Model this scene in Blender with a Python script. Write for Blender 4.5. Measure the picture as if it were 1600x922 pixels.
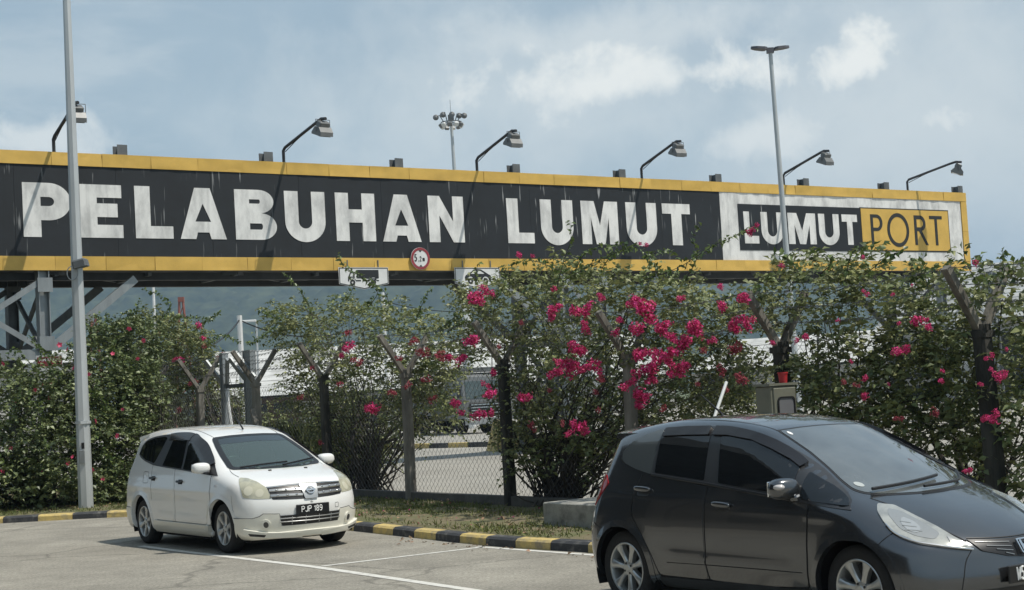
import bpy, math, random
import numpy as np
from mathutils import Vector, Matrix
from mathutils.geometry import delaunay_2d_cdt
random.seed(7); RNG = np.random.default_rng(11)
for o in list(bpy.data.objects): bpy.data.objects.remove(o)
SC = bpy.context.scene; COL = SC.collection
R = math.radians

# ------------------------------------------------------------------ camera, sky, sun, exposure
CAM_H, PITCH, ROLL, FPX = 1.746, 0.0643, 0.0563, 2434.7
cam = bpy.data.cameras.new('camera'); co = bpy.data.objects.new('camera', cam); COL.objects.link(co)
cam.sensor_width = 36; cam.lens = 36*FPX/1600; cam.clip_start = .1; cam.clip_end = 12000
f_ = Vector((0, math.cos(PITCH), math.sin(PITCH))); r0 = Vector((1, 0, 0)); u0 = Vector((0, -math.sin(PITCH), math.cos(PITCH)))
cr, sr = math.cos(ROLL), math.sin(ROLL)
rx = r0*cr-u0*sr; ux = r0*sr+u0*cr
co.matrix_world = Matrix(((rx.x, ux.x, -f_.x, 0), (rx.y, ux.y, -f_.y, 0), (rx.z, ux.z, -f_.z, CAM_H), (0, 0, 0, 1)))
SC.camera = co
SUN = Vector((.52, -.18, 1.0)).normalized()
sl = bpy.data.lights.new('sun', 'SUN'); sl.energy = 3.8; sl.angle = R(.53); sl.color = (1, .945, .855)
so = bpy.data.objects.new('sun', sl); COL.objects.link(so); so.rotation_euler = SUN.to_track_quat('Z', 'Y').to_euler(); so.location = (20, -10, 40)
W = bpy.data.worlds.new('World'); SC.world = W; W.use_nodes = True
SC.view_settings.view_transform = 'Standard'; SC.view_settings.look = 'None'; SC.view_settings.exposure = 0.12; SC.view_settings.gamma = 1
SC.render.engine = 'CYCLES'; SC.cycles.max_bounces = 6; SC.cycles.volume_bounces = 0; SC.cycles.transparent_max_bounces = 8

def world_sky():
    nt = W.node_tree; N = nt.nodes; L = nt.links; N.clear()
    out = N.new('ShaderNodeOutputWorld'); bg = N.new('ShaderNodeBackground'); bg.inputs['Strength'].default_value = .1
    sky = N.new('ShaderNodeTexSky'); sky.sky_type = 'NISHITA'; sky.sun_disc = False
    sky.sun_elevation = math.asin(SUN.z); sky.sun_rotation = math.atan2(SUN.x, SUN.y); sky.air_density = 1.3; sky.dust_density = 2.2; sky.ozone_density = 1.2
    tc = N.new('ShaderNodeTexCoord'); sep = N.new('ShaderNodeSeparateXYZ'); L.new(tc.outputs['Generated'], sep.inputs[0])
    def math_(op, a, b=None, clamp=False):
        m = N.new('ShaderNodeMath'); m.operation = op; m.use_clamp = clamp
        for i, v in enumerate((a, b)):
            if v is None: continue
            if isinstance(v, (int, float)): m.inputs[i].default_value = v
            else: L.new(v, m.inputs[i])
        return m.outputs[0]
    # cloud layer seen in perspective: direction over height
    zc = math_('MAXIMUM', math_('ADD', sep.outputs[2], .13), .06)
    px = math_('DIVIDE', sep.outputs[0], zc); py = math_('DIVIDE', sep.outputs[1], zc)
    cb = N.new('ShaderNodeCombineXYZ'); L.new(px, cb.inputs[0]); L.new(py, cb.inputs[1]); L.new(math_('MULTIPLY', sep.outputs[2], 3.0), cb.inputs[2])
    def noise(scale, det, rough, off):
        mp = N.new('ShaderNodeMapping'); mp.inputs['Location'].default_value = off; L.new(cb.outputs[0], mp.inputs[0])
        n = N.new('ShaderNodeTexNoise'); n.inputs['Scale'].default_value = scale; n.inputs['Detail'].default_value = det; n.inputs['Roughness'].default_value = rough
        n.inputs['Distortion'].default_value = .35; L.new(mp.outputs[0], n.inputs['Vector']); return n.outputs[0]
    def ramp(v, a, b):
        m = N.new('ShaderNodeMapRange'); m.interpolation_type = 'SMOOTHSTEP'; m.inputs[1].default_value = a; m.inputs[2].default_value = b; L.new(v, m.inputs[0]); return m.outputs[0]
    veil = ramp(noise(.45, 4, .5, (3.1, 1.7, 0)), .30, .75)
    n1 = noise(1.25, 9, .56, (0.4, 5.3, 0)); n2 = noise(4.6, 8, .62, (2.4, 1.3, 0))
    puff = math_('ADD', math_('MULTIPLY', n1, .62), math_('MULTIPLY', n2, .38))
    def dnoise(scale, det, rough, off):
        mp = N.new('ShaderNodeMapping'); mp.inputs['Location'].default_value = off; L.new(tc.outputs['Generated'], mp.inputs[0])
        n = N.new('ShaderNodeTexNoise'); n.inputs['Scale'].default_value = scale; n.inputs['Detail'].default_value = det; n.inputs['Roughness'].default_value = rough; n.inputs['Distortion'].default_value = .25; L.new(mp.outputs[0], n.inputs['Vector']); return n.outputs[0]
    lump = math_('ADD', math_('MULTIPLY', dnoise(11, 10, .58, (1.3, .2, .7)), .6), math_('MULTIPLY', dnoise(30, 8, .6, (.3, 2.2, .1)), .4))
    # single cumulus banks: direction, size, warped by the puff noise
    def bank(u, v, ru, rv, gain, lumpy=6.5):
        d = (f_ + rx*((u-800)/FPX) + ux*((461-v)/FPX)).normalized()
        az0, el0 = math.atan2(d.x, d.y), math.asin(d.z)
        az = math_('ARCTAN2', sep.outputs[0], sep.outputs[1]); el = math_('ARCSINE', sep.outputs[2])
        a = math_('DIVIDE', math_('SUBTRACT', az, az0), ru/FPX); b = math_('DIVIDE', math_('SUBTRACT', el, el0), rv/FPX)
        q = math_('SQRT', math_('ADD', math_('MULTIPLY', a, a), math_('MULTIPLY', b, b)))
        q = math_('ADD', q, math_('MULTIPLY', math_('SUBTRACT', lump, .5), -lumpy))
        return math_('MULTIPLY', ramp(q, 1.2, .0), gain)
    cl = math_('MULTIPLY', ramp(puff, .52, .70), .22)
    for bk in ((930, 135, 330, 88, .9, 4.6), (1130, 110, 150, 65, .92, 5.5), (1330, 100, 84, 66, .95), (1455, 185, 95, 54, .75), (1190, 215, 180, 66, .7, 4.), (950, 60, 420, 80, .5, 3.5), (70, 225, 110, 40, .6), (600, 60, 260, 60, .16), (1560, 40, 120, 70, .3), (1450, 190, 560, 330, .52, 1.6), (900, 150, 620, 200, .42, 2.2)):
        cl = math_('MAXIMUM', cl, bank(*bk))
    def mix(fac, a, b):
        m = N.new('ShaderNodeMix'); m.data_type = 'RGBA'
        (L.new(fac, m.inputs[0]) if not isinstance(fac, (int, float)) else setattr(m.inputs[0], 'default_value', fac))
        for k, v in ((6, a), (7, b)):
            if isinstance(v, tuple): m.inputs[k].default_value = v
            else: L.new(v, m.inputs[k])
        return m.outputs[2]
    base = mix(.62, sky.outputs[0], (3.3, 4.5, 5.4, 1))
    dim = mix(math_('MULTIPLY', veil, .75), base, (4.9, 5.95, 6.5, 1))
    c = mix(cl, dim, (9.3, 9.4, 8.9, 1))
    L.new(c, bg.inputs[0]); L.new(bg.outputs[0], out.inputs[0])
world_sky()

# ------------------------------------------------------------------ materials
MATS = {}
def mat(name, col, rough=.6, metal=0., coat=0., var=0., vscale=3., bump=0., bscale=30., spec=.5, stretch=None, col2=None, thr=None, trans=0., rvar=0., detail=6., island=0., coord='Object'):
    if name in MATS: return MATS[name]
    m = bpy.data.materials.new(name); m.use_nodes = True; nt = m.node_tree; N = nt.nodes; L = nt.links; b = N['Principled BSDF']
    b.inputs['Base Color'].default_value = (*col, 1); b.inputs['Roughness'].default_value = rough; b.inputs['Metallic'].default_value = metal
    b.inputs['Coat Weight'].default_value = coat; b.inputs['Coat Roughness'].default_value = .03; b.inputs['Specular IOR Level'].default_value = spec
    tc = N.new('ShaderNodeTexCoord'); mp = N.new('ShaderNodeMapping'); L.new(tc.outputs[coord], mp.inputs[0])
    if stretch: mp.inputs['Scale'].default_value = stretch
    cur = None
    if var or col2:
        n = N.new('ShaderNodeTexNoise'); n.inputs['Scale'].default_value = vscale; n.inputs['Detail'].default_value = detail; n.inputs['Roughness'].default_value = .65
        L.new(mp.outputs[0], n.inputs['Vector'])
        r = N.new('ShaderNodeValToRGB'); L.new(n.outputs[0], r.inputs[0])
        a, bb = (thr or (.3, .7)); r.color_ramp.elements[0].position = a; r.color_ramp.elements[1].position = bb
        c2 = col2 if col2 else tuple(c*(1-var) for c in col); c1 = col if col2 else tuple(min(1, c*(1+var)) for c in col)
        r.color_ramp.elements[0].color = (*c1, 1); r.color_ramp.elements[1].color = (*c2, 1); cur = r.outputs[0]
    if island:
        g = N.new('ShaderNodeNewGeometry'); mr = N.new('ShaderNodeMapRange'); L.new(g.outputs['Random Per Island'], mr.inputs[0]); mr.inputs[3].default_value = 1-island; mr.inputs[4].default_value = 1+island
        h = N.new('ShaderNodeHueSaturation'); L.new(mr.outputs[0], h.inputs['Value'])
        m2 = N.new('ShaderNodeMapRange'); L.new(g.outputs['Random Per Island'], m2.inputs[0]); m2.inputs[3].default_value = .515; m2.inputs[4].default_value = .475; L.new(m2.outputs[0], h.inputs['Hue'])
        if cur is None: h.inputs['Color'].default_value = (*col, 1)
        else: L.new(cur, h.inputs['Color'])
        cur = h.outputs[0]
    if cur is not None: L.new(cur, b.inputs['Base Color'])
    if rvar:
        n3 = N.new('ShaderNodeTexNoise'); n3.inputs['Scale'].default_value = vscale*2; L.new(mp.outputs[0], n3.inputs['Vector'])
        m3 = N.new('ShaderNodeMapRange'); L.new(n3.outputs[0], m3.inputs[0]); m3.inputs[3].default_value = rough-rvar; m3.inputs[4].default_value = rough+rvar; L.new(m3.outputs[0], b.inputs['Roughness'])
    if bump:
        n2 = N.new('ShaderNodeTexNoise'); n2.inputs['Scale'].default_value = bscale; n2.inputs['Detail'].default_value = 4; L.new(mp.outputs[0], n2.inputs['Vector'])
        bp = N.new('ShaderNodeBump'); bp.inputs['Strength'].default_value = bump; bp.inputs['Distance'].default_value = .02; L.new(n2.outputs[0], bp.inputs['Height']); L.new(bp.outputs[0], b.inputs['Normal'])
    if trans:
        t = N.new('ShaderNodeBsdfTranslucent'); mx = N.new('ShaderNodeMixShader'); mx.inputs[0].default_value = trans
        if cur is not None: L.new(cur, t.inputs[0])
        else: t.inputs[0].default_value = (*col, 1)
        L.new(b.outputs[0], mx.inputs[1]); L.new(t.outputs[0], mx.inputs[2]); L.new(mx.outputs[0], N['Material Output'].inputs[0])
    MATS[name] = m; return m

# ------------------------------------------------------------------ mesh helpers
def link(name, me, parent=None, loc=None):
    o = bpy.data.objects.new(name, me); COL.objects.link(o)
    if parent is not None: o.parent = parent
    if loc is not None: o.location = loc
    return o
def tag(o, label=None, cat=None, group=None, kind=None):
    if label: o['label'] = label
    if cat: o['category'] = cat
    if group: o['group'] = group
    if kind: o['kind'] = kind
    return o
def thing(name, label, cat, loc=(0, 0, 0), rz=0, group=None):
    o = link(name, None); o.location = loc; o.rotation_euler = (0, 0, rz); o.empty_display_size = .2
    return tag(o, label, cat, group)
class MB:
    def __init__(s): s.v = []; s.f = []; s.mi = []; s.sm = []; s.cur = 0; s.smooth = False
    def add(s, vs, fs):
        n = len(s.v); s.v += [tuple(v) for v in vs]
        for f in fs: s.f.append(tuple(i+n for i in f)); s.mi.append(s.cur); s.sm.append(s.smooth)
        return s
    def box(s, c, d, rot=None, taper=None):
        x, y, z = d[0]/2, d[1]/2, d[2]/2; t = taper or 1
        p = [(-x, -y, -z), (x, -y, -z), (x, y, -z), (-x, y, -z), (-x*t, -y*t, z), (x*t, -y*t, z), (x*t, y*t, z), (-x*t, y*t, z)]
        M = rot if rot is not None else Matrix.Identity(3)
        return s.add([Vector(c)+M @ Vector(q) for q in p], [(0, 3, 2, 1), (4, 5, 6, 7), (0, 1, 5, 4), (1, 2, 6, 5), (2, 3, 7, 6), (3, 0, 4, 7)])
    def bbox(s, c, d, b=.02, rot=None):
        """box with chamfered vertical edges and top"""
        x, y, z = d[0]/2, d[1]/2, d[2]/2; M = rot if rot is not None else Matrix.Identity(3)
        def ring(zz, k): return [(-x+k, -y, zz), (x-k, -y, zz), (x, -y+k, zz), (x, y-k, zz), (x-k, y, zz), (-x+k, y, zz), (-x, y-k, zz), (-x, -y+k, zz)]
        rs = [ring(-z, b), ring(z-b, b), [(p[0]*(1-b/x), p[1]*(1-b/y), z) for p in ring(z, b)]]
        vs = [Vector(c)+M @ Vector(q) for r in rs for q in r]; fs = [tuple(range(7, -1, -1)), tuple(range(16, 24))]
        for k in range(2): fs += [(k*8+i, k*8+(i+1) % 8, k*8+8+(i+1) % 8, k*8+8+i) for i in range(8)]
        return s.add(vs, fs)
    def tube(s, pts, rad, n=6, cap=True):
        pts = [Vector(p) for p in pts]; m = len(pts); rads = rad if hasattr(rad, '__len__') else [rad]*m
        vs = []; up = None
        for i, p in enumerate(pts):
            t = (pts[min(i+1, m-1)]-pts[max(i-1, 0)])
            if t.length < 1e-9: t = Vector((0, 0, 1))
            t.normalize()
            if up is None: up = Vector((0, 0, 1)) if abs(t.z) < .9 else Vector((1, 0, 0))
            a = t.cross(up)
            if a.length < 1e-5: a = t.orthogonal()
            a.normalize(); b = a.cross(t).normalized(); up = b
            for k in range(n):
                w = 2*math.pi*(k+.5)/n; vs.append(p+(a*math.cos(w)+b*math.sin(w))*rads[i])
        fs = [(i*n+k, i*n+(k+1) % n, (i+1)*n+(k+1) % n, (i+1)*n+k) for i in range(m-1) for k in range(n)]
        if cap: fs += [tuple(range(n-1, -1, -1)), tuple(range((m-1)*n, m*n))]
        return s.add(vs, fs)
    def lathe(s, prof, n=32, axis='z', c=(0, 0, 0)):
        vs = []
        for r, h in prof:
            for k in range(n):
                w = 2*math.pi*k/n; a, b = r*math.cos(w), r*math.sin(w)
                vs.append({'z': (a, b, h), 'y': (a, h, b), 'x': (h, a, b)}[axis])
        vs = [Vector(v)+Vector(c) for v in vs]
        fs = [(i*n+k, i*n+(k+1) % n, (i+1)*n+(k+1) % n, (i+1)*n+k) for i in range(len(prof)-1) for k in range(n)]
        return s.add(vs, fs)
    def prism(s, poly, h, M=None):
        """2D polygon (x,y) extruded to z in 0..h, mapped by 4x4 M"""
        n = len(poly); vs = [(x, y, 0) for x, y in poly]+[(x, y, h) for x, y in poly]
        if M is not None: vs = [M @ Vector(v) for v in vs]
        return s.add(vs, [tuple(range(n-1, -1, -1)), tuple(range(n, 2*n))]+[(i, (i+1) % n, n+(i+1) % n, n+i) for i in range(n)])
    def mesh(s, name, mats, angle=None):
        me = bpy.data.meshes.new(name); me.from_pydata(s.v, [], s.f); me.update()
        for m in (mats if isinstance(mats, (list, tuple)) else [mats]): me.materials.append(m)
        me.polygons.foreach_set('material_index', s.mi)
        if any(s.sm) or angle:
            me.polygons.foreach_set('use_smooth', [True]*len(s.f) if angle else s.sm)
            if angle: me.set_sharp_from_angle(angle=R(angle))
        return me
    def obj(s, name, mats, parent=None, loc=None, angle=None): return link(name, s.mesh(name, mats, angle), parent, loc)
XZ = Matrix(((1, 0, 0, 0), (0, 0, -1, 0), (0, 1, 0, 0), (0, 0, 0, 1)))     # polygon plane xy -> xz, extrusion toward -y
def glyph(contours, thick, y=0.):
    """filled outline with holes in the xz plane, its face toward -y at y-thick"""
    cu = bpy.data.curves.new('outline', 'CURVE'); cu.dimensions = '2D'; cu.fill_mode = 'BOTH'; cu.extrude = thick/2
    for c in contours:
        sp = cu.splines.new('POLY'); sp.points.add(len(c)-1); sp.use_cyclic_u = True
        for p, q in zip(sp.points, c): p.co = (q[0], q[1], 0, 1)
    o = bpy.data.objects.new('outline', cu); me = bpy.data.meshes.new_from_object(o); bpy.data.objects.remove(o); bpy.data.curves.remove(cu)
    n = len(me.vertices); a = np.empty(n*3); me.vertices.foreach_get('co', a); a = a.reshape(-1, 3)
    b = np.stack([a[:, 0], y-thick/2-a[:, 2], a[:, 1]], 1); me.vertices.foreach_set('co', b.ravel()); me.update(); return me
def text_mesh(body, size, thick=.003, y=0., cx=0., cz=0., w=None):
    cu = bpy.data.curves.new('lettering', 'FONT'); cu.body = body; cu.size = 1; cu.extrude = .0; cu.align_x = 'CENTER'; cu.align_y = 'CENTER'; cu.offset = .012
    o = bpy.data.objects.new('lettering', cu); me = bpy.data.meshes.new_from_object(o); bpy.data.objects.remove(o); bpy.data.curves.remove(cu)
    n = len(me.vertices); a = np.empty(n*3); me.vertices.foreach_get('co', a); a = a.reshape(-1, 3)
    a[:, :2] -= (a[:, :2].max(0)+a[:, :2].min(0))/2
    h = np.ptp(a[:, 1]); sx = sz = size/h
    if w: sx = w/np.ptp(a[:, 0])
    b = np.stack([cx+a[:, 0]*sx, np.full(n, y-thick), cz+a[:, 1]*sz], 1); me.vertices.foreach_set('co', b.ravel()); me.update(); return me
def give(me, m, name=None):
    me.materials.clear(); me.materials.append(m)
    if name: me.name = name
    return me
def copy_tree(o, parent=None):
    c = o.copy(); COL.objects.link(c)
    if parent is not None: c.parent = parent
    for ch in list(o.children): copy_tree(ch, c)
    return c
def ray(u, v):
    return f_*FPX + rx*(u-800) + ux*(461-v)
def at_depth(u, v, y):
    d = ray(u, v); return Vector((0, 0, CAM_H))+d*(y/d.y)
def at_ground(u, v, z=0.):
    d = ray(u, v); return Vector((0, 0, CAM_H))+d*((z-CAM_H)/d.z)

# frames of the place: the gantry sign, the fence line
SIGN_O = Vector((-2.65, 43.1, 0)); SIGN_A = .6183
FEN_O = Vector((-.19, 23.28, 0)); FEN_A = math.atan2(-.8346, .5508)
FD = Vector((.5508, -.8346, 0)); FN = Vector((-.8346, -.5508, 0))
def fence_pt(s, off, z): return FEN_O+FD*s+FN*off+Vector((0, 0, z))
def on_fence(u, v, off=0.):
    d = ray(u, v); o = FEN_O+FN*off; c = Vector((0, 0, CAM_H)); t = ((o-c).dot(FN))/d.dot(FN); return c+d*t

# ------------------------------------------------------------------ setting
M_asph = mat('asphalt', (.285, .268, .226), .9, var=.20, vscale=.55, bump=.6, bscale=120, detail=14)
def speckle(m, lo, hi, scale, det=3):
    nt = m.node_tree; N = nt.nodes; L = nt.links; b = N['Principled BSDF']; src = b.inputs['Base Color'].links[0].from_socket
    tc = N.new('ShaderNodeTexCoord'); n = N.new('ShaderNodeTexNoise'); n.inputs['Scale'].default_value = scale; n.inputs['Detail'].default_value = det; n.inputs['Roughness'].default_value = .8; L.new(tc.outputs['Object'], n.inputs['Vector'])
    r = N.new('ShaderNodeMapRange'); r.inputs[1].default_value = .3; r.inputs[2].default_value = .7; r.inputs[3].default_value = lo; r.inputs[4].default_value = hi; L.new(n.outputs[0], r.inputs[0])
    mx = N.new('ShaderNodeMix'); mx.data_type = 'RGBA'; mx.blend_type = 'MULTIPLY'; mx.inputs[0].default_value = 1; L.new(src, mx.inputs[6]); cb = N.new('ShaderNodeCombineColor'); [L.new(r.outputs[0], cb.inputs[k]) for k in range(3)]; L.new(cb.outputs[0], mx.inputs[7]); L.new(mx.outputs[2], b.inputs['Base Color'])
speckle(M_asph, .58, 1.42, 30, 3)
speckle(M_asph, .80, 1.18, 1.9, 6)
def cracks(m, scale, w, k):
    nt = m.node_tree; N = nt.nodes; L = nt.links; b = N['Principled BSDF']; src = b.inputs['Base Color'].links[0].from_socket
    tc = N.new('ShaderNodeTexCoord'); n = N.new('ShaderNodeTexNoise'); n.inputs['Scale'].default_value = 1.6; n.inputs['Detail'].default_value = 6; L.new(tc.outputs['Object'], n.inputs['Vector'])
    mx0 = N.new('ShaderNodeMix'); mx0.data_type = 'VECTOR'; mx0.inputs[0].default_value = .32; L.new(tc.outputs['Object'], mx0.inputs[4]); L.new(n.outputs['Color'], mx0.inputs[5])
    v = N.new('ShaderNodeTexVoronoi'); v.feature = 'DISTANCE_TO_EDGE'; v.inputs['Scale'].default_value = scale; L.new(mx0.outputs[1], v.inputs['Vector'])
    r = N.new('ShaderNodeMapRange'); r.inputs[1].default_value = 0; r.inputs[2].default_value = w; r.inputs[3].default_value = k; r.inputs[4].default_value = 1; L.new(v.outputs[0], r.inputs[0])
    mx = N.new('ShaderNodeMix'); mx.data_type = 'RGBA'; mx.blend_type = 'MULTIPLY'; mx.inputs[0].default_value = 1; L.new(src, mx.inputs[6]); cb = N.new('ShaderNodeCombineColor'); [L.new(r.outputs[0], cb.inputs[q]) for q in range(3)]; L.new(cb.outputs[0], mx.inputs[7]); L.new(mx.outputs[2], b.inputs['Base Color'])
cracks(M_asph, .42, .012, .62)
M_yard = mat('yard_concrete', (.30, .285, .25), .9, var=.15, vscale=.35, bump=.2, bscale=40, detail=10)
M_soil = mat('verge_soil', (.105, .115, .045), 1, col2=(.17, .14, .085), vscale=1.3, thr=(.38, .6), bump=.8, bscale=14)
M_land = mat('land', (.10, .12, .06), 1, var=.3, vscale=.05)
M_line = mat('road_paint', (.62, .61, .56), .8, col2=(.3, .29, .27), vscale=9, thr=(.52, .72))
M_galv = mat('galvanised_steel', (.30, .32, .325), .45, metal=.55, var=.18, vscale=4, stretch=(1, 1, .25))
M_dsteel = mat('weathered_steel', (.12, .13, .135), .6, metal=.3, var=.3, vscale=3)
M_black = mat('black_plastic', (.012, .012, .013), .45)
M_conc = mat('weathered_concrete', (.30, .29, .26), .95, col2=(.10, .098, .088), vscale=3.2, thr=(.42, .72), bump=.5, bscale=22, stretch=(1, 1, .45))

def sheet(name, pts, z, m, n=1):
    b = MB(); b.add([(x, y, z) for x, y in pts], [tuple(range(len(pts)))]); o = b.obj(name, m); return tag(o, kind='structure')
sheet('ground', [(-5000, -3000), (5000, -3000), (5000, 6000), (-5000, 6000)], -.02, M_land)
sheet('concrete_yard', [(-90, 29), (-30, 29), (-5.2, 31.5), (12, 5.4), (60, 5.4), (90, 150), (-90, 150)], -.008, M_yard)
sheet('parking_lot', [(-60, -30), (40, -30), (40, 5.6), (6.5, 9), (-4.5, 27.2), (-6, 28.2), (-60, 28.4)], 0., M_asph)
def stripe(pts, w=.1):
    b = MB(); P = [Vector((x, y, 0)) for x, y in pts]
    for a, c in zip(P[:-1], P[1:]):
        t = (c-a).normalized(); nn = Vector((-t.y, t.x, 0))*w/2
        b.add([a-nn, c-nn, c+nn, a+nn], [(0, 1, 2, 3)])
    for i, v in enumerate(b.v): b.v[i] = (v[0], v[1], .004)
    return tag(b.obj('parking_line', M_line), kind='structure')
stripe([(-5.2, 21.2), (-4.38, 20.01), (-2.33, 17.18), (-.53, 14.35), (1.2, 11.7)], .11)
stripe([(-2.24, 17.2), (-.52, 18.33)], .09)
stripe([(-.58, 18.42), (.68, 16.80), (1.6, 15.35)], .09)

KERB = [(6.2, 8.1), (2.45, 14.25), (.72, 17.0), (-.02, 17.87), (-.65, 18.78), (-1.32, 19.93), (-2.05, 21.19), (-3.3, 23.3), (-4.5, 25.3), (-5.25, 26.5), (-6.0, 27.25), (-6.9, 27.62), (-8.4, 27.72), (-9.3, 27.72), (-12, 27.7), (-24, 27.6)]
def resample(P, step):
    P = [Vector((x, y, 0)) for x, y in P]; out = [P[0]]; acc = 0
    for a, b in zip(P[:-1], P[1:]):
        L = (b-a).length; t = step-acc
        while t <= L: out.append(a+(b-a)*(t/L)); t += step
        acc = L-(t-step)
    return out
M_ky = mat('kerb_yellow', (.58, .44, .16), .85, col2=(.27, .23, .16), vscale=8, thr=(.44, .72), bump=.5, bscale=30)
M_kb = mat('kerb_black', (.040, .042, .046), .8, col2=(.17, .165, .15), vscale=7, thr=(.50, .74), bump=.3, bscale=40)
kerb = tag(link('kerb', None), kind='structure')
KP = resample(KERB, .62)
i0 = min(range(len(KP)), key=lambda i: (KP[i]-Vector((-2.05, 21.19, 0))).length)
for i in range(len(KP)-1):
    a, b_ = KP[i], KP[i+1]; t = (b_-a).normalized(); nn = Vector((t.y, -t.x, 0))
    pa = (b_-a)*.006; a2, c2 = a+pa, b_-pa; mb = MB(); j = random.uniform(-.006, .006)
    sec = [(0, -.02), (.008, .082), (.04, .108), (.17, .115), (.17, -.02)]
    vs = [p+nn*(x+j)+Vector((0, 0, z)) for p in (a2, c2) for x, z in sec]
    mb.add(vs, [(0, 1, 2, 3, 4), (9, 8, 7, 6, 5)]+[(k, (k+1) % 5+0, (k+1) % 5+5, k+5)[::-1] for k in range(5)])
    mb.obj('kerb_stone', M_ky if (i-i0) % 2 == 1 else M_kb, kerb)
# raised verge inside the kerb
inner = []
KR = [Vector((x, y, 0)) for x, y in KERB]
for i, p in enumerate(KR):
    t = (KR[min(i+1, len(KR)-1)]-KR[max(i-1, 0)]).normalized(); inner.append(p+Vector((t.y, -t.x, 0))*.16)
fb = [fence_pt(s, -.9, 0) for s in (-21, 17)]
verge_poly = [(p.x, p.y) for p in inner]+[(-24, 42), (fb[0].x, fb[0].y), (fb[1].x, fb[1].y)]
def in_poly(x, y, P):
    c = False
    for (x1, y1), (x2, y2) in zip(P, P[1:]+P[:1]):
        if (y1 > y) != (y2 > y) and x < (x2-x1)*(y-y1)/(y2-y1)+x1: c = not c
    return c
vb = MB(); gx = np.arange(-24, 12, .35); 
res = delaunay_2d_cdt([Vector(p) for p in verge_poly]+[Vector((x+random.uniform(-.1, .1), y+random.uniform(-.1, .1))) for x in np.arange(-14, 8, .4) for y in np.arange(9, 40, .4) if in_poly(x, y, verge_poly)], [], [list(range(len(verge_poly)))], 1, 1e-5)
vb.add([(v.x, v.y, .115+(.0 if k < len(verge_poly) else random.uniform(-.01, .035))) for k, v in enumerate(res[0])], [tuple(f) for f in res[2]])
for k in range(len(vb.sm)): vb.sm[k] = True
tag(vb.obj('grass_verge', M_soil), kind='structure')
STROKES = {'P': [[(0, 0), (0, 1), (.38, 1), (.52, .9), (.56, .75), (.52, .6), (.38, .5), (0, .5)]], 'J': [[(.5, 1), (.5, .22), (.42, .06), (.27, 0), (.12, .05), (.03, .2)]],
 '1': [[(.05, .78), (.25, 1), (.25, 0)]], '8': [[(.28, .53), (.1, .62), (.06, .78), (.14, .94), (.28, 1), (.42, .94), (.5, .78), (.46, .62), (.28, .53), (.08, .42), (.02, .24), (.1, .06), (.28, 0), (.46, .06), (.54, .24), (.48, .42), (.28, .53)]],
 '9': [[(.06, .08), (.22, 0), (.4, .1), (.5, .35), (.52, .7), (.45, .92), (.28, 1), (.1, .92), (.03, .72), (.1, .52), (.28, .45), (.44, .52), (.52, .68)]], 'W': [[(0, 1), (.16, 0), (.33, .8), (.5, 0), (.66, 1)]], '5': [[(.48, 1), (.1, 1), (.06, .56), (.25, .64), (.42, .58), (.52, .38), (.46, .12), (.28, 0), (.1, .05), (.02, .18)]], ' ': [], '2': [[(.04, .78), (.1, .93), (.28, 1), (.46, .92), (.5, .72), (.4, .5), (.04, 0), (.54, 0)]], '.': [[(.0, 0), (.0, .06)]], 'm': [[(0, 0), (0, .66)], [(0, .5), (.1, .64), (.24, .64), (.3, .5), (.3, 0)], [(.3, .5), (.4, .64), (.54, .64), (.6, .5), (.6, 0)]]}
def plate_text(body, x, y0, zc, h, wsc, r, parent, gap=.17):
    """raised figures on a plate facing +x; returns nothing"""
    y = y0
    for ch in body:
        wd = {'1': .3, ' ': .25, 'W': .66}.get(ch, .55)
        if STROKES[ch]:
            mb = MB()
            for st in STROKES[ch]: mb.tube([(x, y+px*h*wsc, zc-h/2+pz*h) for px, pz in st], r, 6)
            mb.obj('plate_letter', M_let, parent)
        y += (wd+gap)*h*wsc
# ------------------------------------------------------------------ gantry with the big sign
M_sblk = mat('sign_black', (.0095, .0125, .016), .6, var=.3, vscale=1.2)
def streaks(m, lo, col, sc=(9, 1, .55), thr=(.64, .70), s2=1.0):
    """thin vertical run marks down a painted board"""
    nt = m.node_tree; N = nt.nodes; L = nt.links; b = N['Principled BSDF']; src = b.inputs['Base Color'].links[0].from_socket
    tc = N.new('ShaderNodeTexCoord'); mp = N.new('ShaderNodeMapping'); mp.inputs['Scale'].default_value = sc; L.new(tc.outputs['Object'], mp.inputs[0])
    n = N.new('ShaderNodeTexNoise'); n.inputs['Scale'].default_value = s2; n.inputs['Detail'].default_value = 2; L.new(mp.outputs[0], n.inputs['Vector'])
    r = N.new('ShaderNodeMapRange'); r.inputs[1].default_value = thr[0]; r.inputs[2].default_value = thr[1]; L.new(n.outputs[0], r.inputs[0])
    n2 = N.new('ShaderNodeTexNoise'); n2.inputs['Scale'].default_value = .35; L.new(tc.outputs['Object'], n2.inputs['Vector'])
    r2 = N.new('ShaderNodeMapRange'); r2.inputs[1].default_value = .45; r2.inputs[2].default_value = .62; L.new(n2.outputs[0], r2.inputs[0])
    mu = N.new('ShaderNodeMath'); mu.operation = 'MULTIPLY'; L.new(r.outputs[0], mu.inputs[0]); L.new(r2.outputs[0], mu.inputs[1])
    m3 = N.new('ShaderNodeMath'); m3.operation = 'MULTIPLY'; m3.inputs[1].default_value = lo; L.new(mu.outputs[0], m3.inputs[0])
    mx = N.new('ShaderNodeMix'); mx.data_type = 'RGBA'; L.new(m3.outputs[0], mx.inputs[0]); L.new(src, mx.inputs[6]); mx.inputs[7].default_value = (*col, 1); L.new(mx.outputs[2], b.inputs['Base Color'])
streaks(M_sblk, .75, (.45, .46, .46), (8, 1, .55), (.64, .70), 1.5)
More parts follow.
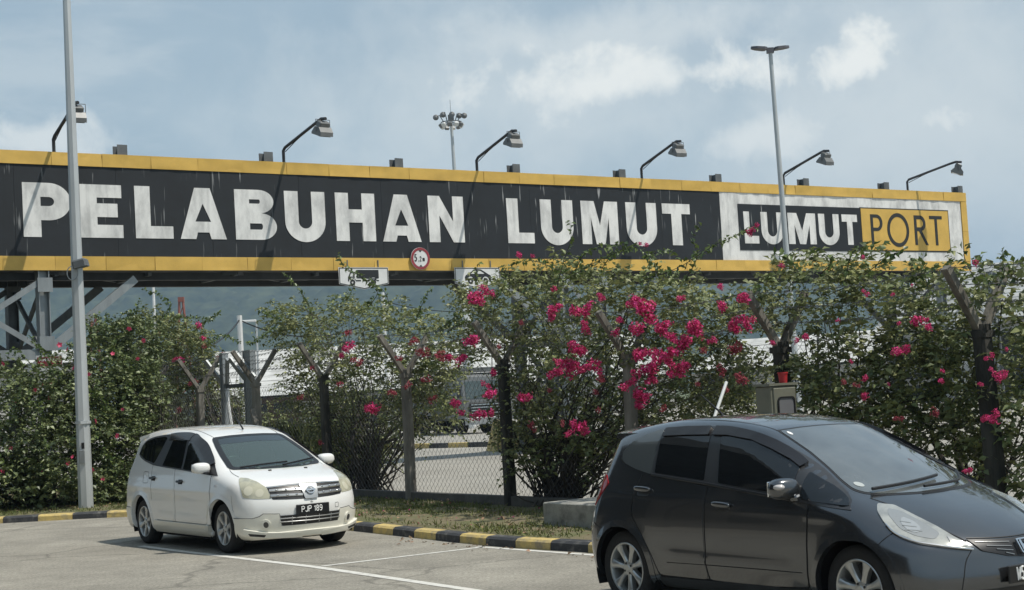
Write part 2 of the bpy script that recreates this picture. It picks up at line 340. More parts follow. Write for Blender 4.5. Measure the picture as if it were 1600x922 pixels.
M_swht = mat('sign_white', (.74, .74, .72), .75, col2=(.30, .305, .305), vscale=2.4, thr=(.42, .80), stretch=(1, 1, .45), detail=9)
streaks(M_swht, .35, (.25, .25, .25), (5, 1, .3), (.56, .72), 1.2)
M_sylw = mat('sign_yellow', (.60, .385, .085), .55, var=.12, vscale=1.6, bump=.12, bscale=2.5)
M_sink = mat('sign_lettering_black', (.02, .022, .022), .6)
M_uchord = mat('shaded_underside_steel', (.045, .048, .05), .7, var=.3, vscale=2)  # steel colour darkened to carry the shade beneath the board
G = thing('gantry_sign', 'long black and yellow overhead gantry board with huge white painted capitals', 'gantry sign', SIGN_O, SIGN_A)
Z0, Z1 = 5.35, 8.22; zb, zt = 5.69, 7.90; S0, S1 = -17.7, 23.88
# backing box behind the skins
b = MB(); b.box(((S0+S1)/2, .16, (Z0+Z1)/2), (S1-S0-.02, .30, Z1-Z0-.02)); b.obj('backing_frame', M_dsteel, G)
def panel(name, x0, x1, z0, z1, y0, y1, m, dent=.0, tilt=0.):
    mb = MB(); nx, nz = 5, 3; vs = []
    for k in range(nz+1):
        for i in range(nx+1):
            x = x0+(x1-x0)*i/nx; z = z0+(z1-z0)*k/nz; e = (0 < i < nx)
            vs.append((x, y0-(random.uniform(-dent, dent) if e else 0)+tilt*(k/nz-.5), z))
    fs = [(k*(nx+1)+i, k*(nx+1)+i+1, (k+1)*(nx+1)+i+1, (k+1)*(nx+1)+i) for k in range(nz) for i in range(nx)]
    mb.smooth = True; mb.add(vs, fs); mb.smooth = False
    mb.box(((x0+x1)/2, (y0+y1)/2+.006, (z0+z1)/2), (x1-x0-.002, abs(y1-y0)-.006, z1-z0-.002)); return mb.obj(name, m, G)
P = 1.26; nst = int(round((11.62-S0)/ (2*P)))
for i in range(nst):
    x0 = 11.62-(i+1)*2*P; panel('face_panel', max(x0, S0)+.003, 11.62-i*2*P-.003, zb+.002, zt-.002, -.02, .0, M_sblk, .004)
for i in range(5):
    x0 = 11.62+i*2.386; panel('white_panel', x0+.003, x0+2.386-.003, zb+.002, zt-.002, -.021, 0, M_swht, .002)
n = int((S1-S0)/P)
for i in range(n+1):
    x0 = S1-(i+1)*P; x1 = S1-i*P; x0 = max(x0, S0)
    if x1-x0 < .1: continue
    panel('border_panel', x0+.004, x1-.004, zt, Z1, -.05+random.uniform(-.008, .008), 0, M_sylw, .012, random.uniform(-.02, .02))
    panel('border_panel', x0+.004, x1-.004, Z0, zb, -.05+random.uniform(-.008, .008), 0, M_sylw, .012, random.uniform(-.02, .02))
for z0, z1 in ((zb, 6.8), (6.8, zt)): panel('border_panel', 23.56, S1-.004, z0+.003, z1-.003, -.05, 0, M_sylw, .006)
# lettering: outlines in sign coordinates
def arc(cx, cz, rx_, rz_, a0, a1, n=20): return [(cx+rx_*math.cos(R(a0+(a1-a0)*i/n)), cz+rz_*math.sin(R(a0+(a1-a0)*i/n))) for i in range(n+1)]
def L_(ch, x0, x1, z0, z1, w, h=None):
    """contours of one capital between x0..x1 and z0..z1, stem w, bar h"""
    h = h or w*.78; W_ = x1-x0; H = z1-z0; m = (x0+x1)/2
    if ch == 'L': return [[(x0, z0), (x1, z0), (x1, z0+h), (x0+w, z0+h), (x0+w, z1), (x0, z1)]]
    if ch == 'E':
        q = z0+H*.39; r = q+h*1.05
        return [[(x0, z0), (x1, z0), (x1, z0+h), (x0+w, z0+h), (x0+w, q), (x1-.12*W_, q), (x1-.12*W_, r), (x0+w, r), (x0+w, z1-h), (x1-.02, z1-h), (x1-.02, z1), (x0, z1)]]
    if ch == 'H':
        q = z0+H*.385; r = q+H*.275
        return [[(x0, z0), (x0+w, z0), (x0+w, q), (x1-w, q), (x1-w, z0), (x1, z0), (x1, z1), (x1-w, z1), (x1-w, r), (x0+w, r), (x0+w, z1), (x0, z1)]]
    if ch == 'T': return [[(m-w/2, z0), (m+w/2, z0), (m+w/2, z1-h), (x1, z1-h), (x1, z1), (x0, z1), (x0, z1-h), (m-w/2, z1-h)]]
    if ch == 'N': return [[(x0, z0), (x0+w, z0), (x0+w, z0+H*.58), (x1-w*1.05, z0), (x1, z0), (x1, z1), (x1-w, z1), (x1-w, z0+H*.44), (x0+w*1.05, z1), (x0, z1)]]
    if ch == 'M': return [[(x0, z0), (x0+w*.9, z0), (x0+w*.9, z0+H*.62), (m-w*.42, z0), (m+w*.42, z0), (x1-w*.9, z0+H*.62), (x1-w*.9, z0), (x1, z0), (x1, z1), (x1-w*1.25, z1), (m, z0+H*.42), (x0+w*1.25, z1), (x0, z1)]]
    if ch == 'A':
        t = w*.5; q = z0+H*.13; r = z0+H*.34; k = (W_/2-t)/H
        e = lambda z: x0+k*(z-z0)
        ap = z0+H*.69; ih = W_*.18
        return [[(x0, z0), (x0+w, z0), (x0+w+k*(q-z0)*.95, q), (x1-w-k*(q-z0)*.95, q), (x1-w, z0), (x1, z0), (m+t, z1), (m-t, z1)], [(m-ih*.95, r), (m, ap), (m+ih*.95, r)]]
    if ch == 'U':
        ro = W_/2; ri = ro-w; zc = z0+ro*.92
        return [[(x0, z1)]+arc(m, zc, ro, ro*.92, 180, 360)+[(x1, z1), (x1-w, z1)]+arc(m, zc, ri, ri*.95, 360, 180)+[(x0+w, z1)]]
    if ch == 'P':
        zb_ = z0+H*.31; zc = (zb_+z1)/2; ro = (z1-zb_)/2; rxo = W_*.46; cx = x1-rxo; ri = ro-h*.95; rxi = rxo-w*.95
        return [[(x0, z0), (x0+w, z0), (x0+w, zb_)]+arc(cx, zc, rxo, ro, -90, 90)+[(x0, z1)], [(x0+w, zc-ri)]+arc(cx, zc, rxi, ri, -90, 90, 12)+[(x0+w, zc+ri)]]
    if ch == 'B':
        zm = z0+H*.53; r1 = (zm-z0)/2; r2 = (z1-zm)/2; c1 = x1-W_*.38; c2 = x1-W_*.42; hh = h*.85
        i1 = r1-hh*.95; i2 = r2-hh*.9
        return [[(x0, z0)]+arc(c1, z0+r1, W_*.38, r1, -90, 80)+arc(c2, zm+r2, W_*.36, r2, -80, 90)+[(x0, z1)],
                [(x0+w, z0+r1-i1)]+arc(c1, z0+r1, W_*.38-w*.98, i1, -90, 90, 12)+[(x0+w, z0+r1+i1)], [(x0+w, zm+r2-i2)]+arc(c2, zm+r2, W_*.36-w*.95, i2, -90, 90, 12)+[(x0+w, zm+r2+i2)]]
    if ch == 'O': return [arc(m, (z0+z1)/2, W_/2, H/2, 0, 360, 48)[:-1], arc(m, (z0+z1)/2, W_/2-w, H/2-w, 0, 360, 48)[:-1]]
    if ch == 'R':
        zb_ = z0+H*.47; zc = (zb_+z1)/2; ro = (z1-zb_)/2; cx = x1-.10-ro
        return [[(x0, z0), (x0+w, z0), (x0+w, zb_), (x0+w+.10, zb_), (x1-w*1.05, z0), (x1, z0), (cx+.06, zb_+.01)]+arc(cx, zc, ro, ro, -60, 90)+[(x0, z1)], [(x0+w, zc-ro+w)]+arc(cx, zc, ro-w, ro-w, -90, 90, 12)+[(x0+w, zc+ro-w)]]
for ch, x0, x1, w, h in (('P', -10.87, -9.70, .43, .36), ('E', -9.47, -8.40, .42, .32), ('L', -8.08, -7.09, .40, .31), ('A', -6.90, -5.64, .42, None), ('B', -5.38, -4.20, .41, .33), ('U', -3.95, -2.75, .40, None),
                         ('H', -2.43, -1.21, .40, None), ('A', -.99, .25, .42, None), ('N', .52, 1.70, .36, None), ('L', 3.21, 4.16, .40, .31), ('U', 4.42, 5.62, .40, None), ('M', 5.94, 7.35, .40, None), ('U', 7.68, 8.90, .40, None), ('T', 9.15, 10.30, .42, .32)):
    link('letter', give(glyph(L_(ch, x0, x1, 6.15 if ch != 'U' else 6.105, 7.46, w, h), .012, -.021), M_swht, 'letter'), G)
lg = panel('emblem_panel', 12.39, 18.14, 6.02, 7.53, -.036, -.02, M_sblk, .0)
rim = MB(); rim.box(((18.145+22.83)/2, -.029, 6.79), (22.83-18.145, .012, 1.53)); rim.obj('emblem_edge', M_sink, G)
panel('emblem_panel', 18.19, 22.785, 6.07, 7.515, -.044, -.033, M_sylw, .001)
for ch, x0, x1, w, h in (('L', 12.61, 13.25, .25, .25), ('U', 13.38, 14.39, .29, None), ('M', 14.62, 15.92, .33, None), ('U', 16.07, 17.06, .29, None), ('T', 17.21, 17.97, .27, .25)):
    link('letter', give(glyph(L_(ch, x0, x1, 6.24 if ch != 'U' else 6.22, 7.285, w, h), .010, -.036), M_swht, 'letter'), G)
for ch, x0, x1, z0, z1 in (('P', 18.64, 19.26, 6.28, 7.32), ('O', 19.48, 20.62, 6.19, 7.39), ('R', 20.91, 21.62, 6.27, 7.33), ('T', 21.74, 22.43, 6.27, 7.33)):
    c = L_(ch, x0, x1, z0, z1, .135, .115)
    if ch == 'P':
        zc, ro, cx = 7.03, .29, 18.96
        c = [[(x0, z0), (x0+.13, z0), (x0+.13, zc-ro)]+arc(cx, zc, ro, ro, -90, 90)+[(x0, zc+ro)], [(x0+.13, zc-ro+.115)]+arc(cx, zc, ro-.13, ro-.115, -90, 90, 12)+[(x0+.13, zc+ro-.115)]]
    link('letter', give(glyph(c, .008, -.045), M_sink, 'letter'), G)
# stub posts rising above the board
for i in range(9):
    x = -8.33+4.0*i; mb = MB()
    for yy in (-.045, .245): mb.box((x, yy+.06, 7.05), (.26, .016, 2.87))
    mb.box((x, .16, 7.05), (.014, .26, 2.86)); mb.obj('stub_post', M_dsteel, G)
# floor truss under the board and the lattice towers
tr = MB()
for y in (.55, 2.5): tr.box(((S0+S1)/2, y, 5.25), (S1-S0-.05, .22, .19))
tr.obj('bottom_chord', M_uchord, G); tr = MB()
k = 0
for i in range(18):
    x = S0+.6+i*2.36; tr.box((x, 1.3, 5.29), (.10, 2.16, .10))
    if i < 17: tr.tube([(x, .2, 5.30), (x+2.36, 2.4, 5.30)] if i % 2 else [(x, 2.4, 5.30), (x+2.36, .2, 5.30)], .05, 4)
tr.obj('floor_bracing', M_dsteel, G)
tr = MB(); tr.box(((S0+S1)/2, 1.4, 5.41), (S1-S0-.3, 2.0, .03)); tr.obj('walkway_deck', M_uchord, G)
def Hcol(mb, x, y, z0, z1, w=.26):
    for s in (-1, 1): mb.box((x+s*w*.47, y, (z0+z1)/2), (.022, w, z1-z0))
    mb.box((x, y, (z0+z1)/2), (w*.92, .02, z1-z0))
def bar(mb, a, b_, w=.13):
    a, b_ = Vector(a), Vector(b_); t = (b_-a).normalized(); side = Vector((0, 1, 0)); nrm = t.cross(side).normalized(); M = Matrix((t, side, nrm)).transposed()
    c = (a+b_)/2; L = (b_-a).length; mb.box(c, (L, .014, w), M); mb.box(c+nrm*(w/2-.008)+side*.05, (L, .086, .014), M)
def tower(x0, x1, kL, kR):
    for y, m in ((.12, M_galv), (2.48, M_dsteel)):
        for x in (x0, x1):
            mb = MB(); Hcol(mb, x, y, -.05, 5.34); mb.obj('column', m, G)
        for z in (3.35, 1.4):
            mb = MB(); mb.box(((x0+x1)/2, y, z), (x1-x0-.26, .2, .24)); mb.obj('cross_beam', m, G)
        for z0, z1 in ((3.5, 5.05), (1.55, 3.2)):
            for a, c, dy in (((x0+.15, z0), (x1-.15, z1), -.10), ((x0+.15, z1), (x1-.15, z0), -.07)):
                mb = MB(); bar(mb, (a[0], y+dy-.06, a[1]), (c[0], y+dy-.06, c[1])); mb.obj('brace', m, G)
        for xs, sg, on in ((x1, 1, kR), (x0, -1, kL)):
            if on: mb = MB(); bar(mb, (xs+sg*.2, y, 3.5), (xs+sg*2.35, y, 5.16), .2); mb.obj('knee_brace', m, G)
        for x in (x0, x1):
            for z in (3.6, 5.0):
                mb = MB(); mb.box((x-.0, y-.205, z), (.36, .02, .34)); mb.obj('gusset_plate', m, G)
    for x in (x0, x1):
        for z0, z1 in ((3.5, 5.0), (1.6, 3.3)):
            mb = MB(); mb.tube([(x, .3, z0), (x, 2.3, z1)], .06, 4); mb.tube([(x+.05, .3, z1), (x+.05, 2.3, z0)], .06, 4); mb.obj('side_brace', M_dsteel, G)
mb = MB(); mb.tube([(-12.4, .5, -.05), (-12.4, .5, 5.3)], .17, 14); mb.obj('rusty_pipe', mat('rusty_pipe', (.13, .055, .035), .8, var=.3, vscale=3), G, angle=40)
tower(-13.2, -10.42, False, True); tower(5.2, 6.6, True, True); tower(22.3, 25.2, True, False)
def shrink(mb, c, k):
    mb.v = [tuple(c[q]+(v[q]-c[q])*k for q in range(3)) for v in mb.v]; return mb
# flood lamps leaning out over the face
M_lamp = mat('lamp_grey', (.17, .175, .175), .5, metal=.3, var=.15, vscale=6)
M_arm = mat('lamp_arm', (.055, .055, .058), .5, metal=.4)
M_glass = mat('lamp_glass', (.35, .37, .38), .1, coat=.5)
NM = ['first floodlight from the left, its arm hidden by the tall grey pole', 'second floodlight from the left, above the letter B', 'third floodlight from the left, beside the distant stadium mast', 'fourth floodlight from the left, above the gap after the last white letter', 'fifth floodlight from the left, just right of the slim lamp pole', 'last floodlight at the right end of the board, turned dark side on']
lamp0 = None
for i in range(6):
    x = -10.0+6.19*i; tip = 1.72
    if lamp0 is None:
        t = thing('sign_floodlight', NM[0], 'floodlight', (0, 0, 0), SIGN_A, 'floodlights on arms over the gantry board')
        mb = MB(); mb.tube([(0, 0, -.02), (0, 0, .36), (.02, -.06, .44), (.10, -tip*.88, .88), (.10, -tip, .93), (.10, -tip-.2, .90)], .042, 8); mb.obj('arm', M_arm, t, angle=40)
        mb = MB(); mb.tube([(.03, -.05, .33), (.06, -.55, .55), (.09, -1.15, .76)], .012, 5); mb.obj('cable', M_black, t)
        mb = MB(); rot = Matrix.Rotation(R(28), 3, 'X'); mb.bbox((.10, -tip-.10, .74), (.40, .30, .2), .03, rot); shrink(mb, (.10, -tip, .88), .74).obj('ballast_box', M_lamp, t)
        sh = MB(); rot = Matrix.Rotation(R(22), 3, 'X'); M4 = Matrix.Translation((.10, -tip-.05, .50)) @ rot.to_4x4()
        pr = [(-.30, -.12), (.27, -.16), (.30, -.10), (.16, .13), (-.10, .16), (-.27, .02)]
        sh.prism(pr, .52, M4 @ Matrix(((0, 0, 1, -.26), (1, 0, 0, 0), (0, 1, 0, 0), (0, 0, 0, 1)))); shrink(sh, (.10, -tip, .88), .74).obj('reflector_housing', M_lamp, t)
        mb = MB(); mb.box(M4 @ Vector((0, 0, -.15)), (.44, .46, .012), rot); shrink(mb, (.10, -tip, .88), .74).obj('lens', M_glass, t)
        mb = MB(); mb.tube([(-.19, -tip-.08, .48), (-.19, -tip-.08, .90), (.39, -tip-.08, .90), (.39, -tip-.08, .48)], .014, 5); shrink(mb, (.10, -tip, .88), .74).obj('bracket', M_arm, t)
        lamp0 = t; o = t
    else: o = copy_tree(lamp0)
    o['label'] = NM[i]; o.location = SIGN_O+Matrix.Rotation(SIGN_A, 3, 'Z') @ Vector((x, .16, 8.20))
    o.rotation_euler = (0, 0, SIGN_A+(R(38) if i == 5 else R(random.uniform(-6, 6))))
# plates hanging on the lower border
M_plate = mat('plate_white', (.66, .67, .66), .5, var=.08, vscale=4)
M_ink = mat('plate_black', (.016, .018, .02), .5)
M_redring = mat('ring_red', (.26, .035, .045), .6, var=.2, vscale=5)
def on_sign(name, label, cat, x): 
    return thing(name, label, cat, SIGN_O+Matrix.Rotation(SIGN_A, 3, 'Z') @ Vector((x, -.075, 0)), SIGN_A)
def hang_plate(x0, x1, label, pics):
    xm = (x0+x1)/2; h = (x1-x0)/2; t = on_sign('lane_sign', label, 'sign', xm)
    sh = lambda k: [(-h+k, 5.43-k), (-h+k, 4.98+k*.8), (0, 4.83+k*1.1), (h-k, 4.98+k*.8), (h-k, 5.43-k)]
    link('plate', give(glyph([sh(0)[::-1]], .02, 0), M_plate, 'plate'), t)
    link('edge_line', give(glyph([sh(.012)[::-1], sh(.032)], .004, -.021), M_ink, 'edge_line'), t)
    link('pictogram', give(pics, M_ink, 'pictogram'), t)
    for s in (-1, 1):
        mb = MB(); mb.box((s*h*.62, .012, 5.5), (.03, .02, .26)); mb.obj('hanger', M_dsteel, t)
C24 = lambda x, z, r: arc(x, z, r, r, 0, 360, 24)[:-1]
def disc_holes(x, z, r): return [C24(x, z, r)]
truck_p = glyph([[(-.22, 5.36), (.46, 5.36), (.46, 5.13), (-.22, 5.13)], [(-.29, 5.305), (-.42, 5.305), (-.49, 5.17), (-.50, 5.05), (-.485, 5.05)]+arc(-.36, 5.05, .105, .105, 180, 0, 14)+[(-.10, 5.05), (-.10, 5.085), (-.29, 5.085)], [(-.44, 5.18), (-.40, 5.27), (-.33, 5.27), (-.33, 5.18)],
                 [(-.05, 5.085), (-.05, 5.05), (.15, 5.05)]+arc(.29, 5.05, .105, .105, 180, 0, 14)[1:]+[(.46, 5.05), (.46, 5.085)], C24(-.36, 5.02, .08), C24(-.36, 5.02, .03), C24(.29, 5.02, .08)], .004, -.021)
hang_plate(-2.46, -.92, 'white hanging plate with a black lorry pictogram', truck_p)
car_p = glyph([[(-.43, 5.06), (-.44, 5.16), (-.40, 5.215), (-.30, 5.245), (-.14, 5.365), (-.04, 5.385), (.12, 5.375), (.26, 5.30), (.36, 5.245), (.45, 5.20), (.46, 5.06)]+arc(.27, 5.06, .115, .115, 0, 180, 12)+arc(-.25, 5.06, .115, .115, 0, 180, 12), [(-.24, 5.25), (-.12, 5.335), (-.05, 5.345), (-.05, 5.25)], [(0, 5.25), (0, 5.345), (.10, 5.34), (.20, 5.285), (.24, 5.25)], C24(-.25, 5.045, .085), C24(-.25, 5.045, .03), C24(.27, 5.045, .085), C24(.27, 5.045, .03)], .004, -.021)
hang_plate(1.25, 2.80, 'white hanging plate with a black car pictogram', car_p)
t = on_sign('height_limit_sign', 'round red ringed height limit sign on the lower yellow border', 'sign', .12)
t.location = t.location+Vector((.02, -.03, 0))
link('plate', give(glyph([arc(0, 5.675, .31, .31, 0, 360, 40)[:-1]], .02, 0), M_plate, 'plate'), t)
link('red_ring', give(glyph([arc(0, 5.675, .305, .305, 0, 360, 40)[:-1], arc(0, 5.675, .235, .235, 0, 360, 40)[:-1]], .006, -.021), M_redring, 'red_ring'), t)
for ch, x, h, r in (('5', -.19, .18, .015), ('.', -.055, .18, .018), ('2', -.02, .125, .012), ('m', .075, .125, .011)):
    mb = MB()
    for st in STROKES[ch]: mb.tube([(x+px*h*.68, -.022, 5.605+pz*h) for px, pz in st], r, 6)
    mb.obj('figure', M_ink, t)
link('arrow_mark', give(glyph([[(-.05, 5.90), (.05, 5.90), (0, 5.845)][::-1], [(-.05, 5.45), (.05, 5.45), (0, 5.505)]], .004, -.021), M_ink, 'arrow_mark'), t)

# ------------------------------------------------------------------ poles and masts
M_pole = mat('pole_galvanised', (.50, .525, .53), .5, metal=.35, var=.14, vscale=3, stretch=(1, 1, .2))
M_led = mat('luminaire_grey', (.10, .10, .115), .5)
def lamp_pole(base, h, r0_, r1_, label, n, zbase, span, lean=(0, 0), heads=True):
    t = thing('lamp_pole', label, 'lamp pole', base)
    mb = MB(); N_ = 8; mb.tube([(lean[0]*k/N_, lean[1]*k/N_, h*k/N_) for k in range(N_+1)], [r0_+(r1_-r0_)*k/N_ for k in range(N_+1)], n); mb.obj('pole', M_pole, t)
    for s in (-1, 1):
        mb = MB(); prof = [(.10, -.10), (.16, -.14), (span-.12, -.12), (span, -.04), (span, .04), (span-.12, .12), (.16, .14), (.10, .10)]
        M4 = Matrix.Translation((lean[0], lean[1], h+.02)) @ Matrix.Rotation(R(8), 4, 'Z') @ Matrix.Rotation(0 if s > 0 else math.pi, 4, 'Z') @ Matrix.Rotation(R(-6), 4, 'Y')
        mb.prism(prof, .055, M4); mb.obj('lamp_head', M_led, t)
    mb = MB(); mb.box((lean[0], lean[1], h+.02), (.16, .14, .12)); mb.obj('cap', M_led, t)
    return t
lp = lamp_pole((-8.02, 28.75, .12), 10.8, .135, .062, 'tall tapered octagonal grey lamp pole rising out of the kerbside hedge', 8, .12, .62)
mb = MB(); mb.lathe([(.14, 0), (.152, .0), (.152, .05), (.136, .05)], 8); mb.v = [(v[0], v[1], v[2]+1.55) for v in mb.v]; mb.obj('strap_band', M_pole, lp)
mb = MB(); mb.bbox((0, 0, 0), (.10, .03, .25), .008); mb.obj('access_door', M_galv, lp, (.0, -.135, .95))
mb = MB(); mb.box((.02, -.131, .0), (.05, .014, .11)); mb.obj('number_tag', M_black, lp, (0, 0, 1.15))
mb = MB(); mb.bbox((.10, -.12, 4.50), (.26, .26, .15), .03, Matrix.Rotation(R(-12), 3, 'Y')); mb.tube([(-.02, -.10, 4.46), (.06, -.12, 4.46)], .03, 8); mb.obj('camera_housing', M_dsteel, lp)
mb = MB(); mb.tube([(-.05+.1*math.cos(a), -.13, 4.33+.13*math.sin(a)) for a in np.linspace(0, 6.2, 18)], .01, 5); mb.obj('cable_loop', M_galv, lp)
sp_ = at_depth(1240, 480, 36); lp2 = lamp_pole((sp_.x-.02, 36, 0), 9.42, .085, .046, 'slim round grey lamp pole with twin flat heads in front of the board', 12, 0, .46, (-.12, 0))
# far stadium mast
mp_ = at_depth(713, 265, 90)
t = thing('floodlight_mast', 'distant slender mast crowned with a ring of floodlights above the board', 'mast', (mp_.x, 90, 0))
mb = MB(); mb.tube([(0, 0, 0), (-.05, 0, 9), (-.15, 0, 18.1)], [.22, .16, .08], 10); mb.obj('pole', M_pole, t, angle=40)
mb = MB(); mb.tube([(-.15+.95*math.cos(a), .95*math.sin(a), 17.75) for a in np.linspace(0, 2*math.pi, 25)], .05, 6); mb.tube([(-1.1, 0, 17.75), (.8, 0, 17.75)], .05, 6); mb.tube([(-.15, -.95, 17.75), (-.15, .95, 17.75)], .05, 6); mb.box((-.15, 0, 18.2), (.55, .5, .5)); shrink(mb, (-.15, 0, 17.9), .62).obj('carrier_ring', M_dsteel, t)
for k in range(10):
    a = 2*math.pi*k/10+.2; c = Vector((-.15+1.0*math.cos(a), 1.0*math.sin(a), 17.45)); rot = (Matrix.Rotation(a, 3, 'Z') @ Matrix.Rotation(R(35), 3, 'Y'))
    mb = MB(); mb.bbox(c, (.28, .46, .42), .06, rot); shrink(mb, (-.15, 0, 17.9), .62).obj('lamp_head', M_lamp if k % 2 else M_plate, t)
for k, (dx, dz, rr) in enumerate(((-1.35, .5, 30), (-.7, .95, 10), (.1, .9, 0), (.75, .6, -20), (1.2, .55, -40))):
    mb = MB(); mb.tube([(-.15+dx*.5, 0, 17.8), (-.15+dx*.8, 0, 18.2+dz*.6), (-.15+dx, 0, 18.1+dz*.5)], .05, 6); mb.lathe([(.02, 0), (.28, .12), (.26, .16), (0, .1)], 14, 'y', (-.15+dx*1.05, -.1, 18.05+dz*.5)); shrink(mb, (-.15, 0, 17.9), .62).obj('spot_lamp', M_lamp, t)
mb = MB(); mb.tube([(-.15, 0, 18.3), (-.15, 0, 19.9)], .03, 4); shrink(mb, (-.15, 0, 17.9), .62).obj('lightning_rod', M_galv, t)

# poles, wires and crane booms far behind the fence
def far_pole(u, vt, d, r, label, arm=False, cat='utility pole'):
    p = at_depth(u, vt, d); t = thing('distant_lamp_post' if arm else 'utility_pole', label, cat, (p.x, d, 0)); mb = MB(); mb.tube([(0, 0, 0), (0, 0, p.z)], [r*1.2, r], 8); mb.obj('pole', M_plate if not arm else M_pole, t)
    if arm: mb = MB(); mb.bbox((-.35, 0, p.z+.03), (.75, .2, .1), .03); mb.obj('lamp_head', M_plate, t)
    return p
pA = far_pole(374, 493, 60, .1, 'pale wire pole standing behind the narrow gate')
far_pole(400, 502, 75, .05, 'far street lamp with a small white head behind the gate', True, 'street lamp')
far_pole(239, 438, 80, .07, 'thin white pole poking above the hedge left of centre')
far_pole(598, 457, 95, .10, 'short white pole below the lorry pictogram plate')
far_pole(727, 440, 95, .20, 'thick grey pole under the car pictogram plate')
M_boom = mat('crane_red', (.24, .085, .065), .6, var=.2, vscale=2)
for (u, v, d, w, lab) in ((283, 468, 130, 1.0, 'red lattice crane boom rising over the hedge'), (146, 488, 130, .9, 'red lattice crane boom seen just right of the grey pole')):
    p = at_depth(u, v, d); t = thing('crane_boom', lab, 'crane', (p.x, d, 0)); mb = MB()
    for s in (-1, 1): mb.tube([(s*w*.9, 0, 0), (s*.14, 0, p.z)], .11, 5)
    mb.obj('boom_leg', M_boom, t); mb = MB(); H = p.z
    for k in range(7):
        z = H*(.15+.12*k); a = 1-z/H; mb.tube([(-w*.9*a-.1, 0, z), (w*.9*a+.1, 0, z+H*.1)], .05, 4)
    mb.obj('lattice', M_boom, t); mb = MB(); mb.box((0, 0, p.z), (.5, .3, .4)); mb.obj('boom_head', M_boom, t)
def wire(a, c, sag, label):
    mb = MB(); mb.tube([Vector(a).lerp(Vector(c), k/14)-Vector((0, 0, sag*(1-(2*k/14-1)**2))) for k in range(15)], .03, 4); tag(mb.obj('power_cable', M_black), label, 'cable')
wire(at_depth(374, 500, 60), at_depth(300, 545, 50), .3, 'black cable dropping left from the pale wire pole')
wire(at_depth(374, 500, 60), at_depth(560, 512, 62), .5, 'black cable running right from the pale wire pole')
wire(at_depth(598, 470, 95), at_depth(800, 478, 95), .5, 'black cable slung below the two pictogram plates')

# ------------------------------------------------------------------ far buildings, hill
M_roof = mat('white_sheet_roof', (.54, .54, .52), .85, col2=(.30, .30, .28), vscale=.7, thr=(.42, .70))
M_wallw = mat('pale_wall', (.42, .41, .38), .9, var=.2, vscale=.6)
M_dark = mat('dark_opening', (.03, .032, .03), .9)
def shed(name, label, A, B, depth, z_e, z_r, rows=9):
    """long low building: eave from A to B, roof of lapped sheet courses rising away from us"""
    A, B = Vector((*A, 0)), Vector((*B, 0)); d = (B-A); Ln = d.length; ang = math.atan2(d.y, d.x); t = thing(name, label, 'building', A, ang)
    mb = MB(); mb.box((Ln/2, .3+depth/2, z_e/2-.1), (Ln-.6, depth-.6, z_e-.2)); mb.obj('wall', M_wallw, t)
    for k in range(int(Ln/7)):
        mb = MB(); mb.box((3.5+7*k, .32, z_e*.42), (4.4, .12, z_e*.75)); mb.obj('opening', M_dark, t)
    for sd in (0, 1):
        for k in range(rows):
            y0, y1 = depth/2*k/rows, depth/2*(k+1)/rows; zz = lambda q: z_e+(z_r-z_e)*q/rows
            if sd: y0, y1 = depth-y0, depth-y1
            lap = .010; mb = MB(); nx = int(Ln/.9); j = random.uniform(-.006, .006); vs = []
            for i in range(nx+1):
                x = Ln*i/nx; w = .010*(1 if i % 2 else -1)
                vs += [(x, y0-(.02 if not sd else -.02), zz(k)+lap+w+j), (x, y1, zz(k+1)+w+j)]
            mb.add(vs, [((2*i, 2*i+2, 2*i+3, 2*i+1) if not sd else (2*i, 2*i+1, 2*i+3, 2*i+2)) for i in range(nx)]); mb.obj('roof_course', M_roof, t)
    for x in (0.2, Ln-.2):
        mb = MB(); mb.add([(x, .2, z_e-.1), (x, depth-.2, z_e-.1), (x, depth/2, z_r-.05)], [(0, 1, 2)]); mb.obj('gable', M_wallw, t)
    return t
a = at_depth(332, 600, 112); c = at_depth(1065, 600, 118)
shed('market_shed', 'long low shed with glaring white roof behind the middle bushes', (a.x, 112), (c.x, 118), 30, 2.7, 6.6, 10)
a = at_depth(1070, 600, 130); c = at_depth(1440, 600, 120)
shed('market_shed', 'low white roofed shed glimpsed behind the right hand bushes', (a.x, 130), (c.x, 120), 24, 2.9, 5.6, 8)
shed('warehouse', 'tall warehouse with stained white stepped roof at the right edge', (21.9, 95.2), (40.2, 59.6), 8, 4.5, 7.9, 12)
a = at_depth(-60, 560, 70); c = at_depth(150, 560, 72)
t = shed('pale_building', 'low building with yellowish fascia behind the left lattice tower', (a.x, 70), (c.x, 72), 10, 4.4, 5.2, 3)
# wooded hill
M_hill = mat('hill_forest', (.008, .018, .010), 1, col2=(.060, .074, .034), vscale=.05, thr=(.34, .66), detail=14)
hx, hy = np.meshgrid(np.linspace(-1900, 1900, 470), np.linspace(1300, 2900, 150), indexing='ij')
rs = np.random.default_rng(5); hz = np.zeros_like(hx)
for k in range(40):
    fq = 2**rs.uniform(-9.5, -4.2); a = rs.uniform(0, 6.28); hz += np.sin((hx*math.cos(a)+hy*math.sin(a))*fq*6.28+rs.uniform(0, 6.28))*min(26, .055/fq)
ridge = np.interp(hx[:, 0]/2100, [-.5, -.33, -.1, .1, .2, .29, .36, .6], [200, 225, 215, 185, 150, 105, 62, 55])[:, None]
prof = np.clip((hy-1300)/800, 0, 1); prof = np.where(hy > 2100, 1-np.clip((hy-2100)/800, 0, 1)*.8, prof); prof = prof*prof*(3-2*prof)
hz = prof*(ridge+hz*.30)+rs.uniform(0, 9, hx.shape)*(prof > .02)-4
mb = MB(); nx, ny = hx.shape; mb.v = [tuple(v) for v in np.stack([hx, hy, hz], -1).reshape(-1, 3)]
